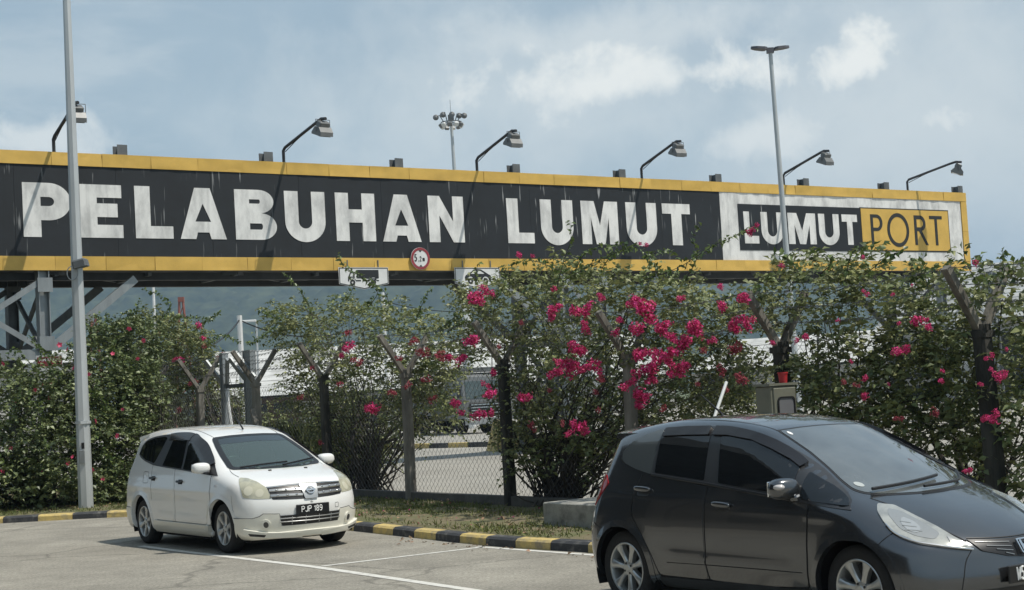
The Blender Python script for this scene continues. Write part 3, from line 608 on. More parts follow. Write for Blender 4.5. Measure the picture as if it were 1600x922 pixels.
mb.f = [(i*ny+j, (i+1)*ny+j, (i+1)*ny+j+1, i*ny+j+1) for i in range(nx-1) for j in range(ny-1)]; mb.mi = [0]*len(mb.f); mb.sm = [True]*len(mb.f)
tag(mb.obj('hill', M_hill), kind='structure')
# ------------------------------------------------------------------ the two parked cars
def chaikin(P,n=2):
    P=np.asarray(P,float)
    for _ in range(n):
        Q=np.roll(P,-1,0); P=np.stack([.75*P+.25*Q,.25*P+.75*Q],1).reshape(-1,2)
    return P
def table(pts,sig):
    pts=np.asarray(pts,float); t=np.linspace(-.3,2.0,1151); v=np.interp(t,pts[:,0],pts[:,1])
    k=np.exp(-.5*(np.arange(-150,151)*.002/sig)**2);k/=k.sum()
    return t,np.convolve(np.pad(v,150,mode='edge'),k,'valid')
class CarShape:
    """implicit car body: side profile in (x,z), half width by height, plan bow at both ends"""
    X0,X1,Z0,Z1,ST=-2.7,2.7,-.3,2.0,.01
    def __init__(s,spec):
        s.sp=spec; P=chaikin(spec['profile'],2); Q=np.roll(P,-1,0)
        xs=np.arange(s.X0,s.X1+.001,s.ST); zs=np.arange(s.Z0,s.Z1+.001,s.ST)
        gx,gz=np.meshgrid(xs,zs,indexing='ij'); d2=np.full(gx.shape,9.); ins=np.zeros(gx.shape,bool)
        for a,b in zip(P,Q):
            e=b-a; L=e@e+1e-12
            t=np.clip(((gx-a[0])*e[0]+(gz-a[1])*e[1])/L,0,1)
            d2=np.minimum(d2,(gx-a[0]-t*e[0])**2+(gz-a[1]-t*e[1])**2)
            c=(a[1]>gz)!=(b[1]>gz)
            if abs(e[1])>1e-9: ins^=c&(gx<e[0]*(gz-a[1])/e[1]+a[0])
        s.G=np.where(ins,-1,1)*np.sqrt(d2); s.wt=table(spec['width'],.035)
    def prof(s,x,z):
        fx=np.clip((x-s.X0)/s.ST,0,s.G.shape[0]-1.001); fz=np.clip((z-s.Z0)/s.ST,0,s.G.shape[1]-1.001)
        i=fx.astype(int); j=fz.astype(int); u=fx-i; v=fz-j; G=s.G
        return (G[i,j]*(1-u)+G[i+1,j]*u)*(1-v)+(G[i,j+1]*(1-u)+G[i+1,j+1]*u)*v
    def W(s,x,z):
        sp=s.sp; w=np.interp(z,*s.wt)
        f=np.clip((x-sp['tf0'])/(sp['front']-sp['tf0']),0,1); r=np.clip((-x-sp['tr0'])/(-sp['rear']-sp['tr0']),0,1)
        w=w-sp['tf']*f**2-sp['tr']*r**2
        for xw in sp['axles']:
            d=np.hypot(x-xw,z-sp['zw']); w=w+sp['flare']*np.exp(-((d-sp['R'])/.055)**2)
        for (x0,z0,x1,z1,a,sg) in sp['creases']:
            zl=z0+(z1-z0)*(x-x0)/(x1-x0); m=np.clip((x-x0)/.25,0,1)*np.clip((x1-x)/.25,0,1)
            w=w+a*m*np.exp(-((z-zl)/sg)**2)
        return w
    def F(s,p):
        sp=s.sp; x,y,z=p[...,0],np.abs(p[...,1]),p[...,2]
        q=(np.minimum(y,1.)/.8)**2.3
        bf=np.interp(x,*sp['bowf']); br=np.interp(-x,*sp['bowr'])
        xx=x+bf*q-br*q
        a=s.prof(xx,z+sp['crown']*y*y*np.clip((z-.8)/.5,0,1)); b=y-s.W(x,z)
        k=sp['k']; h=np.maximum(k-np.abs(a-b),0)/k
        return np.maximum(a,b)+h*h*k*.25
    def cast(s,o,d,tmax,n=220,inside=False):
        """first crossing along rays o+d*t ; inside: from inside to outside"""
        o=np.asarray(o,float); d=np.asarray(d,float); sg=-1 if inside else 1
        t=np.linspace(0,tmax,n); lo=np.zeros(len(o)); hi=np.full(len(o),np.nan); done=np.zeros(len(o),bool)
        for i in range(1,n):
            f=s.F(o+d*t[i])*sg; hit=(~done)&(f<0); lo[hit]=t[i-1]; hi[hit]=t[i]; done|=hit
            if done.all(): break
        h=np.where(done,hi,tmax); l=np.where(done,lo,tmax)
        for _ in range(22):
            m=(l+h)/2; f=s.F(o+d*m[:,None])*sg; ng=f<0; h=np.where(ng,m,h); l=np.where(ng,l,m)
        return o+d*h[:,None],done
    def normal(s,p,e=.004):
        g=np.stack([s.F(p+v)-s.F(p-v) for v in np.eye(3)*e],-1); return g/(np.linalg.norm(g,axis=-1,keepdims=True)+1e-9)
WHITE=dict(profile=[(2.05,.17),(2.11,.2),(2.13,.26),(2.165,.36),(2.185,.48),(2.185,.58),(2.15,.68),(2.11,.76),(2.05,.83),(1.92,.89),(1.65,.955),(1.42,1.005),(1.34,1.03),(1.1,1.14),(.75,1.295),(.45,1.42),(.3,1.465),(0,1.525),(-.4,1.56),(-.8,1.57),(-1.2,1.565),(-1.6,1.54),(-1.84,1.50),(-1.9,1.46),(-1.93,1.36),(-2.0,1.15),(-2.07,.98),(-2.1,.85),(-2.15,.72),(-2.17,.55),(-2.16,.36),(-2.12,.22),(-2.05,.17)],
 width=[(-.3,.78),(.15,.79),(.25,.815),(.4,.838),(.6,.845),(.8,.838),(.92,.82),(1.02,.79),(1.1,.755),(1.25,.70),(1.4,.65),(1.5,.605),(1.6,.54),(2,.4)],
 bowf=([-1.,0.,.5,1.2,1.7,2.2],[0,.04,.10,.2,.3,.36]),bowr=([-.5,.5,1.3,2.2],[0,.02,.12,.22]),crown=.05,k=.14,tf0=1.0,front=2.2,tf=.09,tr0=1.0,rear=-2.2,tr=.07,
 axles=(1.33,-1.27),zw=.305,R=.345,flare=.014,creases=[(-1.9,.80,1.6,.74,.008,.035),(-.75,.40,1.1,.38,.012,.05)])
DARK=dict(profile=[(1.80,.17),(1.87,.2),(1.90,.28),(1.905,.40),(1.885,.48),(1.865,.56),(1.82,.62),(1.70,.70),(1.52,.79),(1.3,.875),(1.14,.93),(1.05,.965),(.8,1.08),(.5,1.215),(.17,1.36),(.02,1.415),(-.25,1.462),(-.6,1.49),(-1.0,1.488),(-1.35,1.455),(-1.62,1.41),(-1.68,1.37),(-1.72,1.25),(-1.79,1.05),(-1.84,.9),(-1.90,.75),(-1.95,.62),(-1.96,.45),(-1.93,.26),(-1.84,.18)],
 width=[(-.3,.76),(.15,.78),(.25,.81),(.4,.835),(.6,.842),(.78,.835),(.9,.81),(1.0,.775),(1.15,.71),(1.3,.64),(1.42,.575),(1.5,.51),(2,.38)],
 bowf=([-1.,0.,.5,1.1,1.5,1.95],[0,.05,.12,.24,.33,.38]),bowr=([-.5,.5,1.3,2.0],[0,.02,.08,.12]),crown=.06,k=.13,tf0=.9,front=1.95,tf=.10,tr0=.9,rear=-1.95,tr=.035,
 axles=(1.13,-1.37),zw=.305,R=.335,flare=.016,creases=[(-1.6,.905,1.3,.80,.010,.03),(-.95,.43,.75,.40,.012,.05)])

def resamp(P, step, closed=True):
    P = [np.array(p, float) for p in P]; out = []
    for a, b in zip(P, P[1:]+(P[:1] if closed else [])):
        n = max(1, int(np.ceil(np.linalg.norm(b-a)/step)))
        out += [a+(b-a)*i/n for i in range(n)]
    if not closed: out.append(P[-1])
    return out
def rounded(P, r, n=5):
    P = [np.array(p, float) for p in P]; out = []; m = len(P)
    for i in range(m):
        a, b, c = P[i-1], P[i], P[(i+1) % m]; u = a-b; v = c-b; lu, lv = np.linalg.norm(u), np.linalg.norm(v); k = min(r, lu*.45, lv*.45); p, q = b+u/lu*k, b+v/lv*k
        for j in range(n+1):
            t = j/n; out.append((1-t)**2*p+2*t*(1-t)*b+t*t*q)
    return out
def spl(P, n=6, closed=False):
    """smooth curve through points"""
    P = [np.array(p, float) for p in P]; out = []; m = len(P)
    for i in range(m if closed else m-1):
        g = lambda k: P[k % m] if closed else P[min(max(k, 0), m-1)]
        p0, p1, p2, p3 = g(i-1), g(i), g(i+1), g(i+2)
        for j in range(n):
            t = j/n; out.append(.5*((2*p1)+(-p0+p2)*t+(2*p0-5*p1+4*p2-p3)*t*t+(-p0+3*p1-3*p2+p3)*t**3))
    if not closed: out.append(P[-1])
    return out
class Body:
    def __init__(s, spec, archR):
        s.S = CarShape(spec); s.sp = spec; s.aR = archR
    def rays(s, q, mode):
        q = np.asarray(q, float); n = len(q); z0 = np.zeros(n); one = np.ones(n)
        if mode == 'side': return np.stack([q[:, 0], -1.3*one, q[:, 1]], 1), np.tile([0., 1, 0], (n, 1))
        if mode == 'front': return np.stack([2.8*one, q[:, 0], q[:, 1]], 1), np.tile([-1., 0, 0], (n, 1))
        if mode == 'rear': return np.stack([-2.8*one, q[:, 0], q[:, 1]], 1), np.tile([1., 0, 0], (n, 1))
        if mode == 'top': return np.stack([q[:, 0], q[:, 1], 2.3*one], 1), np.tile([0., 0, -1], (n, 1))
        D = np.array([-.77, .64, 0]); E = np.array([.64, .77, 0])
        if mode == 'robl': D = np.array([.77, .64, 0]); E = np.array([.64, -.77, 0])
        return E[None]*q[:, :1]+np.array([0, 0, 1.])[None]*q[:, 1:]-D*3.2, np.tile(D, (n, 1))
    def put(s, q, mode, off=0.):
        o, d = s.rays(q, mode); P, k = s.S.cast(o, d, 4.0, 400); nn = s.S.normal(P); return P+nn*off, nn, k
    def shell(s, hole=None):
        a = 1.3; nst, nr, ncap = 118, 128, 52; th = np.arange(nr)*2*np.pi/nr; O = []; D = []
        rings = [(-a, -ph) for ph in np.linspace(np.pi/2-.004, .012, ncap)]+[(x, 0) for x in np.linspace(-a, a, nst)]+[(a, ph) for ph in np.linspace(.012, np.pi/2-.004, ncap)]
        for x, ph in rings:
            O.append(np.tile([x, 0, .6], (nr, 1))); D.append(np.stack([np.full(nr, np.sin(ph)), np.cos(ph)*np.cos(th), np.cos(ph)*np.sin(th)], 1))
        P, k = s.S.cast(np.concatenate(O), np.concatenate(D), 2.2, 180, inside=True)
        n = len(rings); idx = np.arange(n*nr).reshape(n, nr); i1 = np.roll(idx, -1, 1)
        F = np.stack([idx[:-1], i1[:-1], i1[1:], idx[1:]], -1).reshape(-1, 4); C = P[F].mean(1)
        keep = np.ones(len(F), bool)
        for xw in s.sp['axles']: keep &= ~((np.hypot(C[:, 0]-xw, C[:, 2]-s.sp['zw']) < s.aR+.012) & (np.abs(C[:, 1]) > .45))
        if hole is not None:
            PL = [tuple(q) for q in hole]; keep &= ~np.array([c[0] > 0 and c[2] > .9 and in_poly(c[1], c[2], PL) for c in C])
        F = F[keep]; me = bpy.data.meshes.new('body'); me.from_pydata(P.tolist(), [], F.tolist()+[tuple(range(nr)), tuple(idx[-1][::-1])]); me.update()
        me.polygons.foreach_set('use_smooth', [True]*len(me.polygons)); return me
    def patch(s, name, poly, mode, m, parent, off=.004, res=.04, skirt=.012, both=False, sharp=None, inner=None):
        B = resamp(poly, res); xs = np.array(B); lo, hi = xs.min(0), xs.max(0); PL = [tuple(p) for p in B]; I = []
        for x in np.arange(lo[0]+res/2, hi[0], res):
            for z in np.arange(lo[1]+res/2, hi[1], res):
                if in_poly(x, z, PL) and np.min(np.hypot(xs[:, 0]-x, xs[:, 1]-z)) > res*.45: I.append((x, z))
        r = delaunay_2d_cdt([Vector(p) for p in B]+[Vector(p) for p in I], [], [list(range(len(B)))], 1, 1e-6)
        V2 = np.array([tuple(v) for v in r[0]]); F = [tuple(f) for f in r[2]]; P, nn, k = s.put(V2, mode, off)
        if not k.all():
            good = np.where(k)[0]
            for b in np.where(~k)[0]:
                g = good[np.argmin(np.hypot(*(V2[good]-V2[b]).T))]; P[b] = P[g]; nn[b] = nn[g]
        nb = len(B); m0 = {}
        for i, src in enumerate(r[3]):
            for q in src: m0[q] = i
        lp_ = [m0[i] for i in range(nb)]
        f0 = F[len(F)//2]; fn = np.cross(P[f0[1]]-P[f0[0]], P[f0[2]]-P[f0[0]])
        if fn @ nn[f0[0]] < 0: F = [f[::-1] for f in F]
        n = len(P); S1_ = P[lp_]; S2_ = P[lp_]-nn[lp_]*(skirt+off)
        V = np.concatenate([P, S1_, S2_]); F2 = [(n+i, n+(i+1) % nb, n+nb+(i+1) % nb, n+nb+i) for i in range(nb)]
        out = None
        for sgn in ((1, -1) if both else (1,)):
            VV = V.copy(); FF = F+F2
            if sgn < 0: VV[:, 1] *= -1; FF = [f[::-1] for f in FF]
            me = bpy.data.meshes.new(name); me.from_pydata(VV.tolist(), [], FF); me.update(); me.materials.append(m); me.polygons.foreach_set('use_smooth', [True]*len(FF))
            o = link(name, me, parent if not isinstance(parent, tuple) else parent[0 if sgn > 0 else 1]); out = o if out is None else (out, o)
        return out
    def ribbon(s, name, line, mode, w, m, parent, off=.003, step=.03, both=False, closed=False, th=.0):
        L = resamp(line, step, closed); P, nn, k = s.put(L, mode, off); P = P[k]; nn = nn[k]; n = len(P)
        T = np.gradient(P, axis=0) if not closed else np.roll(P, -1, 0)-np.roll(P, 1, 0); T /= np.linalg.norm(T, axis=1)[:, None]+1e-9
        B_ = np.cross(nn, T); V = np.concatenate([P-B_*w/2, P-B_*w/2*.6+nn*th, P+B_*w/2*.6+nn*th, P+B_*w/2]); F = []
        for i in range(n if closed else n-1):
            j = (i+1) % n
            for a, b in ((0, 1), (1, 2), (2, 3)): F.append((a*n+i, b*n+i, b*n+j, a*n+j))
        for sgn in ((1, -1) if both else (1,)):
            VV = V.copy(); FF = F
            if sgn < 0: VV[:, 1] *= -1
            me = bpy.data.meshes.new(name); me.from_pydata(VV.tolist(), [], FF); me.update(); me.materials.append(m); link(name, me, parent if not isinstance(parent, tuple) else parent[0 if sgn > 0 else 1])
    def tube(s, name, line, mode, rad, m, parent, off=.02, step=.05):
        L = resamp(spl(line, 6), step, False); P, nn, k = s.put(L, mode, off); mb = MB(); mb.tube(P[k].tolist(), rad, 6); return mb.obj(name, m, parent, angle=50)

M_tyre = mat('tyre_rubber', (.018, .018, .018), .85, bump=.3, bscale=60)
M_rim = mat('alloy_rim', (.50, .51, .50), .35, metal=.75, var=.12, vscale=8)
M_well = mat('wheel_well', (.010, .010, .010), .95)
M_disc = mat('brake_disc', (.10, .10, .10), .5, metal=.7)
M_gap = mat('panel_gap', (.012, .012, .012), .9)
M_chrome = mat('chrome', (.72, .73, .74), .12, metal=1.)
M_trim = mat('trim_black', (.014, .014, .015), .4)
M_tint = mat('tinted_glass', (.008, .009, .010), .04, spec=.6)
M_visor = mat('smoke_visor', (.016, .015, .016), .16, spec=.5)
M_plateb = mat('number_plate', (.010, .010, .011), .35)
M_let = mat('plate_letters', (.82, .82, .80), .5)
M_tail = mat('tail_lamp_red', (.36, .012, .016), .12, coat=.6)
M_taili = mat('tail_lamp_clear', (.55, .52, .50), .15, coat=.6)
def wheel(parent, x, y, spokes, sw, rr=.305, rim=.208, wid=.19):
    """y is the outer face; negative = right hand side"""
    sg = 1 if y > 0 else -1; w = link('wheel', None, parent, (x, y, rr)); w.empty_display_size = .1
    if sg > 0: w.rotation_euler = (0, 0, math.pi)
    # built for the right side: outer face toward -y at local y=0
    mb = MB(); pr = [(rim-.004, .012), (rim+.012, .002), (rim+.05, -.004), (rr-.018, .006), (rr-.004, .022), (rr, .04), (rr, wid-.04), (rr-.005, wid-.02), (rr-.04, wid), (rim, wid)]
    mb.lathe(pr, 56, 'y'); mb.obj('tyre', M_tyre, w, angle=35)
    mb = MB(); mb.lathe([(rim+.002, .004), (rim-.004, .0), (rim-.012, .004), (rim-.02, .022), (rim-.026, .10), (rim-.026, .16)], 56, 'y')
    hub = .052
    for k in range(spokes):
        a = 2*math.pi*k/spokes+.3; ca, sa = math.cos(a), math.sin(a)
        def pt(r, t, yy): return (r*ca-t*sa, yy, r*sa+t*ca)
        rs_ = [(.035, sw*.62, .022), (.09, sw*.55, .018), (.15, sw*.72, .012), (rim-.012, sw*1.15, .006)]
        vs = []
        for r, t, yy in rs_: vs += [pt(r, -t, yy+.010), pt(r, -t*.55, yy), pt(r, t*.55, yy), pt(r, t, yy+.010), pt(r, t, yy+.05), pt(r, -t, yy+.05)]
        mb.add(vs, [(i*6+j, i*6+(j+1) % 6, i*6+6+(j+1) % 6, i*6+6+j) for i in range(3) for j in range(6)])
    mb.lathe([(0, .012), (.026, .012), (.030, .016), (.055, .020), (.06, .05)], 24, 'y'); mb.obj('rim', M_rim, w, angle=35)
    mb = MB(); mb.lathe([(0, .095), (.14, .095), (.145, .11), (.185, .115), (rim-.02, .14)], 40, 'y'); mb.obj('brake_disc', M_disc, w)
    mb = MB()
    for k in range(4):
        a = 2*math.pi*k/4+.5; mb.lathe([(0, .014), (.009, .014), (.010, .022)], 8, 'y', (.043*math.cos(a), 0, .043*math.sin(a)))
    mb.obj('wheel_nut', M_trim, w)
    return w
def well(mb, x, y0, y1, r, zw):
    n = 26; A = [R(-22+224*i/n) for i in range(n+1)]; vs = []
    for a in A: vs += [(x+r*math.cos(a), y0, zw+r*math.sin(a)), (x+r*math.cos(a), y1, zw+r*math.sin(a))]
    mb.add(vs, [(2*i, 2*i+1, 2*i+3, 2*i+2) for i in range(n)]); mb.add([(x+r*math.cos(a), y0, zw+r*math.sin(a)) for a in A], [tuple(range(n+1))])
def arches(B, paint, t):
    aR, zw = B.aR, B.sp['zw']
    for x in B.sp['axles']:
        lowz = .20; a0 = math.asin((lowz-zw)/aR); A = np.linspace(a0, math.pi-a0, 44); o = [(x+(aR+.05)*math.cos(a), zw+(aR+.05)*math.sin(a)) for a in A]; i = [(x+aR*math.cos(a), zw+aR*math.sin(a)) for a in A[::-1]]
        B.patch('wheel_arch', o+i, 'side', paint, t, .0035, .03, .045, both=True)
        mb = MB(); well(mb, x, -.42, -.80, aR+.035, zw); well(mb, x, .42, .80, aR+.035, zw); mb.obj('wheel_well', M_well, t)
def blob(c, d, rot=None, n=20, e=.75):
    """rounded pebble shape"""
    mb = MB(); vs = []; M = rot if rot is not None else Matrix.Identity(3); sp_ = lambda v: math.copysign(abs(v)**e, v)
    for i in range(n//2+1):
        p = math.pi*(i/(n//2))-math.pi/2
        for k in range(n):
            w = 2*math.pi*k/n; v = Vector((d[0]*sp_(math.cos(p))*sp_(math.cos(w)), d[1]*sp_(math.cos(p))*sp_(math.sin(w)), d[2]*sp_(math.sin(p)))); vs.append(Vector(c)+M @ v)
    mb.smooth = True; mb.add(vs, [(i*n+k, i*n+(k+1) % n, (i+1)*n+(k+1) % n, (i+1)*n+k) for i in range(n//2) for k in range(n)]); return mb

# --- white people carrier
def lining(m):
    """inside faces of a body shell carry dark cabin lining"""
    nt = m.node_tree; N = nt.nodes; L = nt.links; g = N.new('ShaderNodeNewGeometry'); d = N.new('ShaderNodeBsdfDiffuse'); d.inputs[0].default_value = (.06, .06, .058, 1); mx = N.new('ShaderNodeMixShader')
    L.new(g.outputs['Backfacing'], mx.inputs[0]); L.new(N['Principled BSDF'].outputs[0], mx.inputs[1]); L.new(d.outputs[0], mx.inputs[2]); L.new(mx.outputs[0], N['Material Output'].inputs[0])
M_wp = mat('white_paint', (.80, .80, .775), .22, coat=.8, spec=.5); M_wbody = mat('white_paint_body', (.80, .80, .775), .22, coat=.8, spec=.5); lining(M_wbody)
def glass(name, tint, refl):
    m = bpy.data.materials.new(name); m.use_nodes = True; nt = m.node_tree; N = nt.nodes; L = nt.links; N.clear(); o = N.new('ShaderNodeOutputMaterial'); t = N.new('ShaderNodeBsdfTransparent'); t.inputs[0].default_value = (*tint, 1); g = N.new('ShaderNodeBsdfGlossy'); g.inputs['Roughness'].default_value = .02
    f = N.new('ShaderNodeFresnel'); f.inputs[0].default_value = refl; d = N.new('ShaderNodeBsdfDiffuse'); d.inputs[0].default_value = (.26, .36, .34, 1); m0 = N.new('ShaderNodeMixShader'); m0.inputs[0].default_value = .22; L.new(t.outputs[0], m0.inputs[1]); L.new(d.outputs[0], m0.inputs[2])
    mx = N.new('ShaderNodeMixShader'); L.new(f.outputs[0], mx.inputs[0]); L.new(m0.outputs[0], mx.inputs[1]); L.new(g.outputs[0], mx.inputs[2]); L.new(mx.outputs[0], o.inputs[0]); return m
M_wglass = glass('windscreen_clear', (.50, .66, .62), 1.75)
M_cabin = mat('cabin_grey', (.10, .098, .092), .8, var=.1); M_seat = mat('seat_beige', (.22, .205, .18), .9, var=.15)
M_wkit = mat('white_paint_kit', (.74, .725, .64), .3, coat=.6)
M_wscr = mat('windscreen', (.045, .064, .060), .03, coat=1., spec=.8)
M_wband = mat('windscreen_band', (.022, .028, .028), .05, coat=.6)
M_hl = mat('yellowed_headlamp', (.46, .445, .33), .12, coat=1., col2=(.34, .335, .26), vscale=9, thr=(.45, .65))
M_hli = mat('headlamp_inner', (.56, .54, .42), .1, coat=1.)
M_silver = mat('silver_plastic', (.40, .41, .41), .3, metal=.7)
V = thing('white_minivan', 'white people carrier with yellowed headlamps, black window visors and a body kit', 'car', (-3.84, 20.97, 0), -.9598)
B = Body(WHITE, .368)
ws = [(-.487, 1.409), (-.25, 1.425), (0, 1.430), (.25, 1.425), (.487, 1.409), (.545, 1.30), (.588, 1.19), (.625, 1.035), (.60, 1.015), (.3, 1.000), (0, .997), (-.3, 1.000), (-.60, 1.015), (-.625, 1.035), (-.588, 1.19), (-.545, 1.30)]
hole = [(x*.975, 1.215+(z-1.215)*.95) for x, z in ws]
bm_ = B.shell(hole); bm_.materials.append(M_wbody); link('body', bm_, V)
arches(B, M_wp, V)
for x in (1.33, -1.27):
    for y in (-.795, .795): wheel(V, x, y, 6, .047)
mb = MB(); mb.box((0, 0, .16), (3.6, 1.3, .05)); mb.obj('floor_pan', M_well, V)
# doors (both sides), their glass and handles
def door(B, poly, paint, V, off=.0026):
    d = B.patch('door', rounded(poly, .05), 'side', paint, V, off, .045, .008, both=True); return d
fd = door(B, [(-.062, .352), (-.052, .78), (-.128, 1.03), (.42, .993), (1.058, .955), (1.057, .345)], M_wp, V)
aw = [(-.70, .358)]+[(-1.27+.425*math.cos(a), .305+.425*math.sin(a)) for a in np.linspace(.22, .95, 7)]+[(-.87, .88), (-.93, 1.068)]
rd = door(B, aw+[(-.62, 1.05), (-.165, 1.030), (-.085, .78), (-.098, .352)], M_wp, V)
DLO = spl([(-1.60, 1.215), (-1.575, 1.32), (-1.44, 1.405), (-1.23, 1.447), (-.88, 1.474), (-.40, 1.484), (-.10, 1.477), (.22, 1.432), (.517, 1.335), (.86, 1.163), (1.06, 1.04)], 5)+[np.array(p) for p in [(1.204, .951), (.80, .972), (.428, .996), (-.263, 1.034), (-.625, 1.054), (-.94, 1.075), (-1.3, 1.130), (-1.5, 1.175)]]
B.patch('window_trim', DLO, 'side', M_trim, V, .0050, .04, .01, both=True)
B.patch('quarter_window', rounded([(-1.575, 1.222), (-1.535, 1.33), (-1.40, 1.395), (-1.12, 1.435), (-.80, 1.45), (-.70, 1.43), (-.92, 1.10), (-1.3, 1.150)], .03), 'side', M_tint, V, .0075, .05, .004, both=True)
B.patch('window', rounded([(-.60, 1.07), (-.47, 1.42), (-.02, 1.42), (.065, 1.033), (-.25, 1.05)], .02), 'side', M_tint, rd, .0085, .05, .004, both=True)
B.patch('window', rounded([(.135, 1.028), (.065, 1.42), (.25, 1.385), (.52, 1.285), (.80, 1.15), (.90, 1.085), (.90, .985), (.45, 1.008)], .02), 'side', M_tint, fd, .0085, .05, .004, both=True)
B.patch('corner_trim', rounded([(.93, .985), (.93, 1.07), (1.04, 1.0), (1.12, .965)], .012), 'side', M_trim, fd, .010, .03, .004, both=True)
vis = spl([(-.62, 1.475), (-.40, 1.486), (-.08, 1.481), (.10, 1.462)], 5)+[np.array(p) for p in [(.10, 1.385), (-.10, 1.40), (-.40, 1.405), (-.58, 1.395)]]
B.patch('wind_visor', vis, 'side', M_visor, rd, .026, .04, .02, both=True)
vis = spl([(.115, 1.462), (.24, 1.435), (.52, 1.340), (.86, 1.170), (.98, 1.095)], 5)+[np.array(p) for p in [(.93, 1.065), (.82, 1.105), (.50, 1.265), (.24, 1.358), (.12, 1.382)]]
B.patch('wind_visor', vis, 'side', M_visor, fd, .026, .04, .02, both=True)
for ds, x, z in ((rd, -.80, .90), (fd, .13, .866)):
    B.patch('handle_cup', rounded([(x-.08, z-.028), (x-.08, z+.028), (x+.06, z+.03), (x+.06, z-.03)], .02), 'side', M_gap, ds, .0045, .03, .004, both=True)
    B.patch('handle', rounded([(x-.10, z-.012), (x-.10, z+.016), (x+.07, z+.018), (x+.07, z-.010)], .012), 'side', M_trim, ds, .032, .03, .014, both=True)
M_gapw = mat('panel_gap_soft', (.16, .16, .15), .9)
for ln in ([(-.057, .352), (-.050, .60), (-.052, .78), (-.13, 1.03)], [(1.062, .345), (1.064, .60), (1.063, .955)], [(-.705, .354), (-.098, .348), (.50, .346), (1.06, .341)], [(-.845, .62), (-.868, .75), (-.875, .88), (-.935, 1.07)]):
    B.ribbon('panel_gap', ln, 'side', .009, M_gapw, V, .0032, both=True)
B.ribbon('fuel_flap', rounded([(-1.175, .835), (-1.19, .99), (-1.01, .985), (-.99, .84)], .03), 'side', .005, M_gap, V, .002, closed=True)
B.ribbon('panel_gap', [(1.64, .72), (1.66, .60), (1.712, .435)], 'side', .005, M_gap, V, .002, both=True)
B.ribbon('panel_gap', [(-1.70, .495), (-2.10, .50)], 'side', .006, M_gap, V, .002, both=True)
B.patch('side_repeater', rounded([(1.185, .815), (1.185, .845), (1.245, .845), (1.245, .815)], .014), 'side', M_taili, V, .006, .02, .004, both=True)
B.patch('side_skirt', rounded([(-.86, .205), (-.80, .352), (1.0, .338), (.955, .195)], .02), 'side', M_wkit, V, .022, .04, .03, both=True)
B.patch('rear_bumper_kit', rounded([(-1.63, .215), (-1.67, .485), (-2.02, .49), (-2.09, .22)], .02), 'side', M_wkit, V, .012, .04, .02, both=True)
# front end
grow = lambda P, k, c=(0, 1.22): [(c[0]+(x-c[0])*(1+k), c[1]+(z-c[1])*(1+k*1.4)) for x, z in P]
grow = lambda P, k, c=(0, 1.22): [(c[0]+(x-c[0])*(1+k), c[1]+(z-c[1])*(1+k*1.4)) for x, z in P]
B.ribbon('windscreen_seal', rounded(grow(ws, -.035), .03), 'front', .070, M_trim, V, .0085, closed=True)
B.patch('windscreen', rounded(ws, .03), 'front', M_wglass, V, .0055, .05, .001)
mb = MB(); mb.smooth = True; mb.prism([(.62, .80), (.62, .94), (.72, 1.0), (.95, 1.01), (1.30, .985), (1.30, .80)], 1.14, Matrix(((1, 0, 0, 0), (0, 0, 1, -.57), (0, 1, 0, 0), (0, 0, 0, 1)))); mb.obj('dashboard', M_cabin, V, angle=40)
mb = MB(); mb.tube([(.60+.06*math.sin(a), -.33+.18*math.cos(a), .99+.17*math.sin(a)) for a in np.linspace(0, 2*math.pi, 25)], .017, 8); mb.tube([(.60, -.50, .99), (.62, -.33, .97), (.60, -.16, .99)], .02, 6); mb.obj('steering_wheel', M_trim, V)
for y in (-.33, .33):
    st = blob((.05, y, .98), (.13, .24, .34), Matrix.Rotation(R(-14), 3, 'Y'), 18, .6).obj('seat_back', M_seat, V); blob((-.06, y, 1.33), (.06, .12, .09), None, 14, .7).obj('headrest', M_seat, st)
mb = MB(); mb.bbox((.52, 0, 1.33), (.03, .22, .06), .01); mb.obj('rear_view_mirror', M_trim, V)
B.patch('sun_band', rounded([(-.484, 1.408), (0, 1.429), (.484, 1.408), (.535, 1.318), (0, 1.338), (-.535, 1.318)], .02), 'front', M_wband, V, .007, .05, .002)
B.ribbon('panel_gap', spl([(-.63, 1.022), (-.665, .97), (-.66, .93)], 5), 'front', .006, M_gap, V, .002)
B.ribbon('panel_gap', spl([(.63, 1.022), (.665, .97), (.66, .93)], 5), 'front', .006, M_gap, V, .002)
B.ribbon('bonnet_gap', [(-.50, .800), (-.25, .812), (0, .815), (.25, .812), (.50, .800)], 'front', .008, M_gap, V, .002)
for y0 in (-.46, .46): B.ribbon('roof_seam', spl([(.40, y0), (.1, y0*1.04), (-.8, y0*1.06), (-1.6, y0*.98)], 6), 'top', .007, M_gap, V, .002)
for s in (1, -1):
    pl = [(.491, .925), (.597, .915), (.748, .868), (.877, .795), (.947, .662), (.757, .668), (.597, .691), (.557, .802)]
    mode = 'obl'
    if s > 0: hl = B.patch('headlight', rounded(pl, .03), mode, M_hl, V, .0045, .03, .01, both=True)
for h, s in zip(hl, (1, -1)):
    pass
for nm, e, z, r in (('reflector', .66, .765, .058), ('reflector', .80, .735, .050)):
    B.patch(nm, [(e+r*math.cos(a), z+r*.95*math.sin(a)) for a in np.linspace(0, 2*math.pi, 22)[:-1]], 'obl', M_hli, hl, .0065, .03, .003, both=True)
B.patch('grille', rounded([(-.495, .795), (0, .805), (.495, .795), (.470, .650), (.30, .640), (0, .632), (-.30, .640), (-.470, .650)], .02), 'front', M_trim, V, .004, .04, .01)
g = V
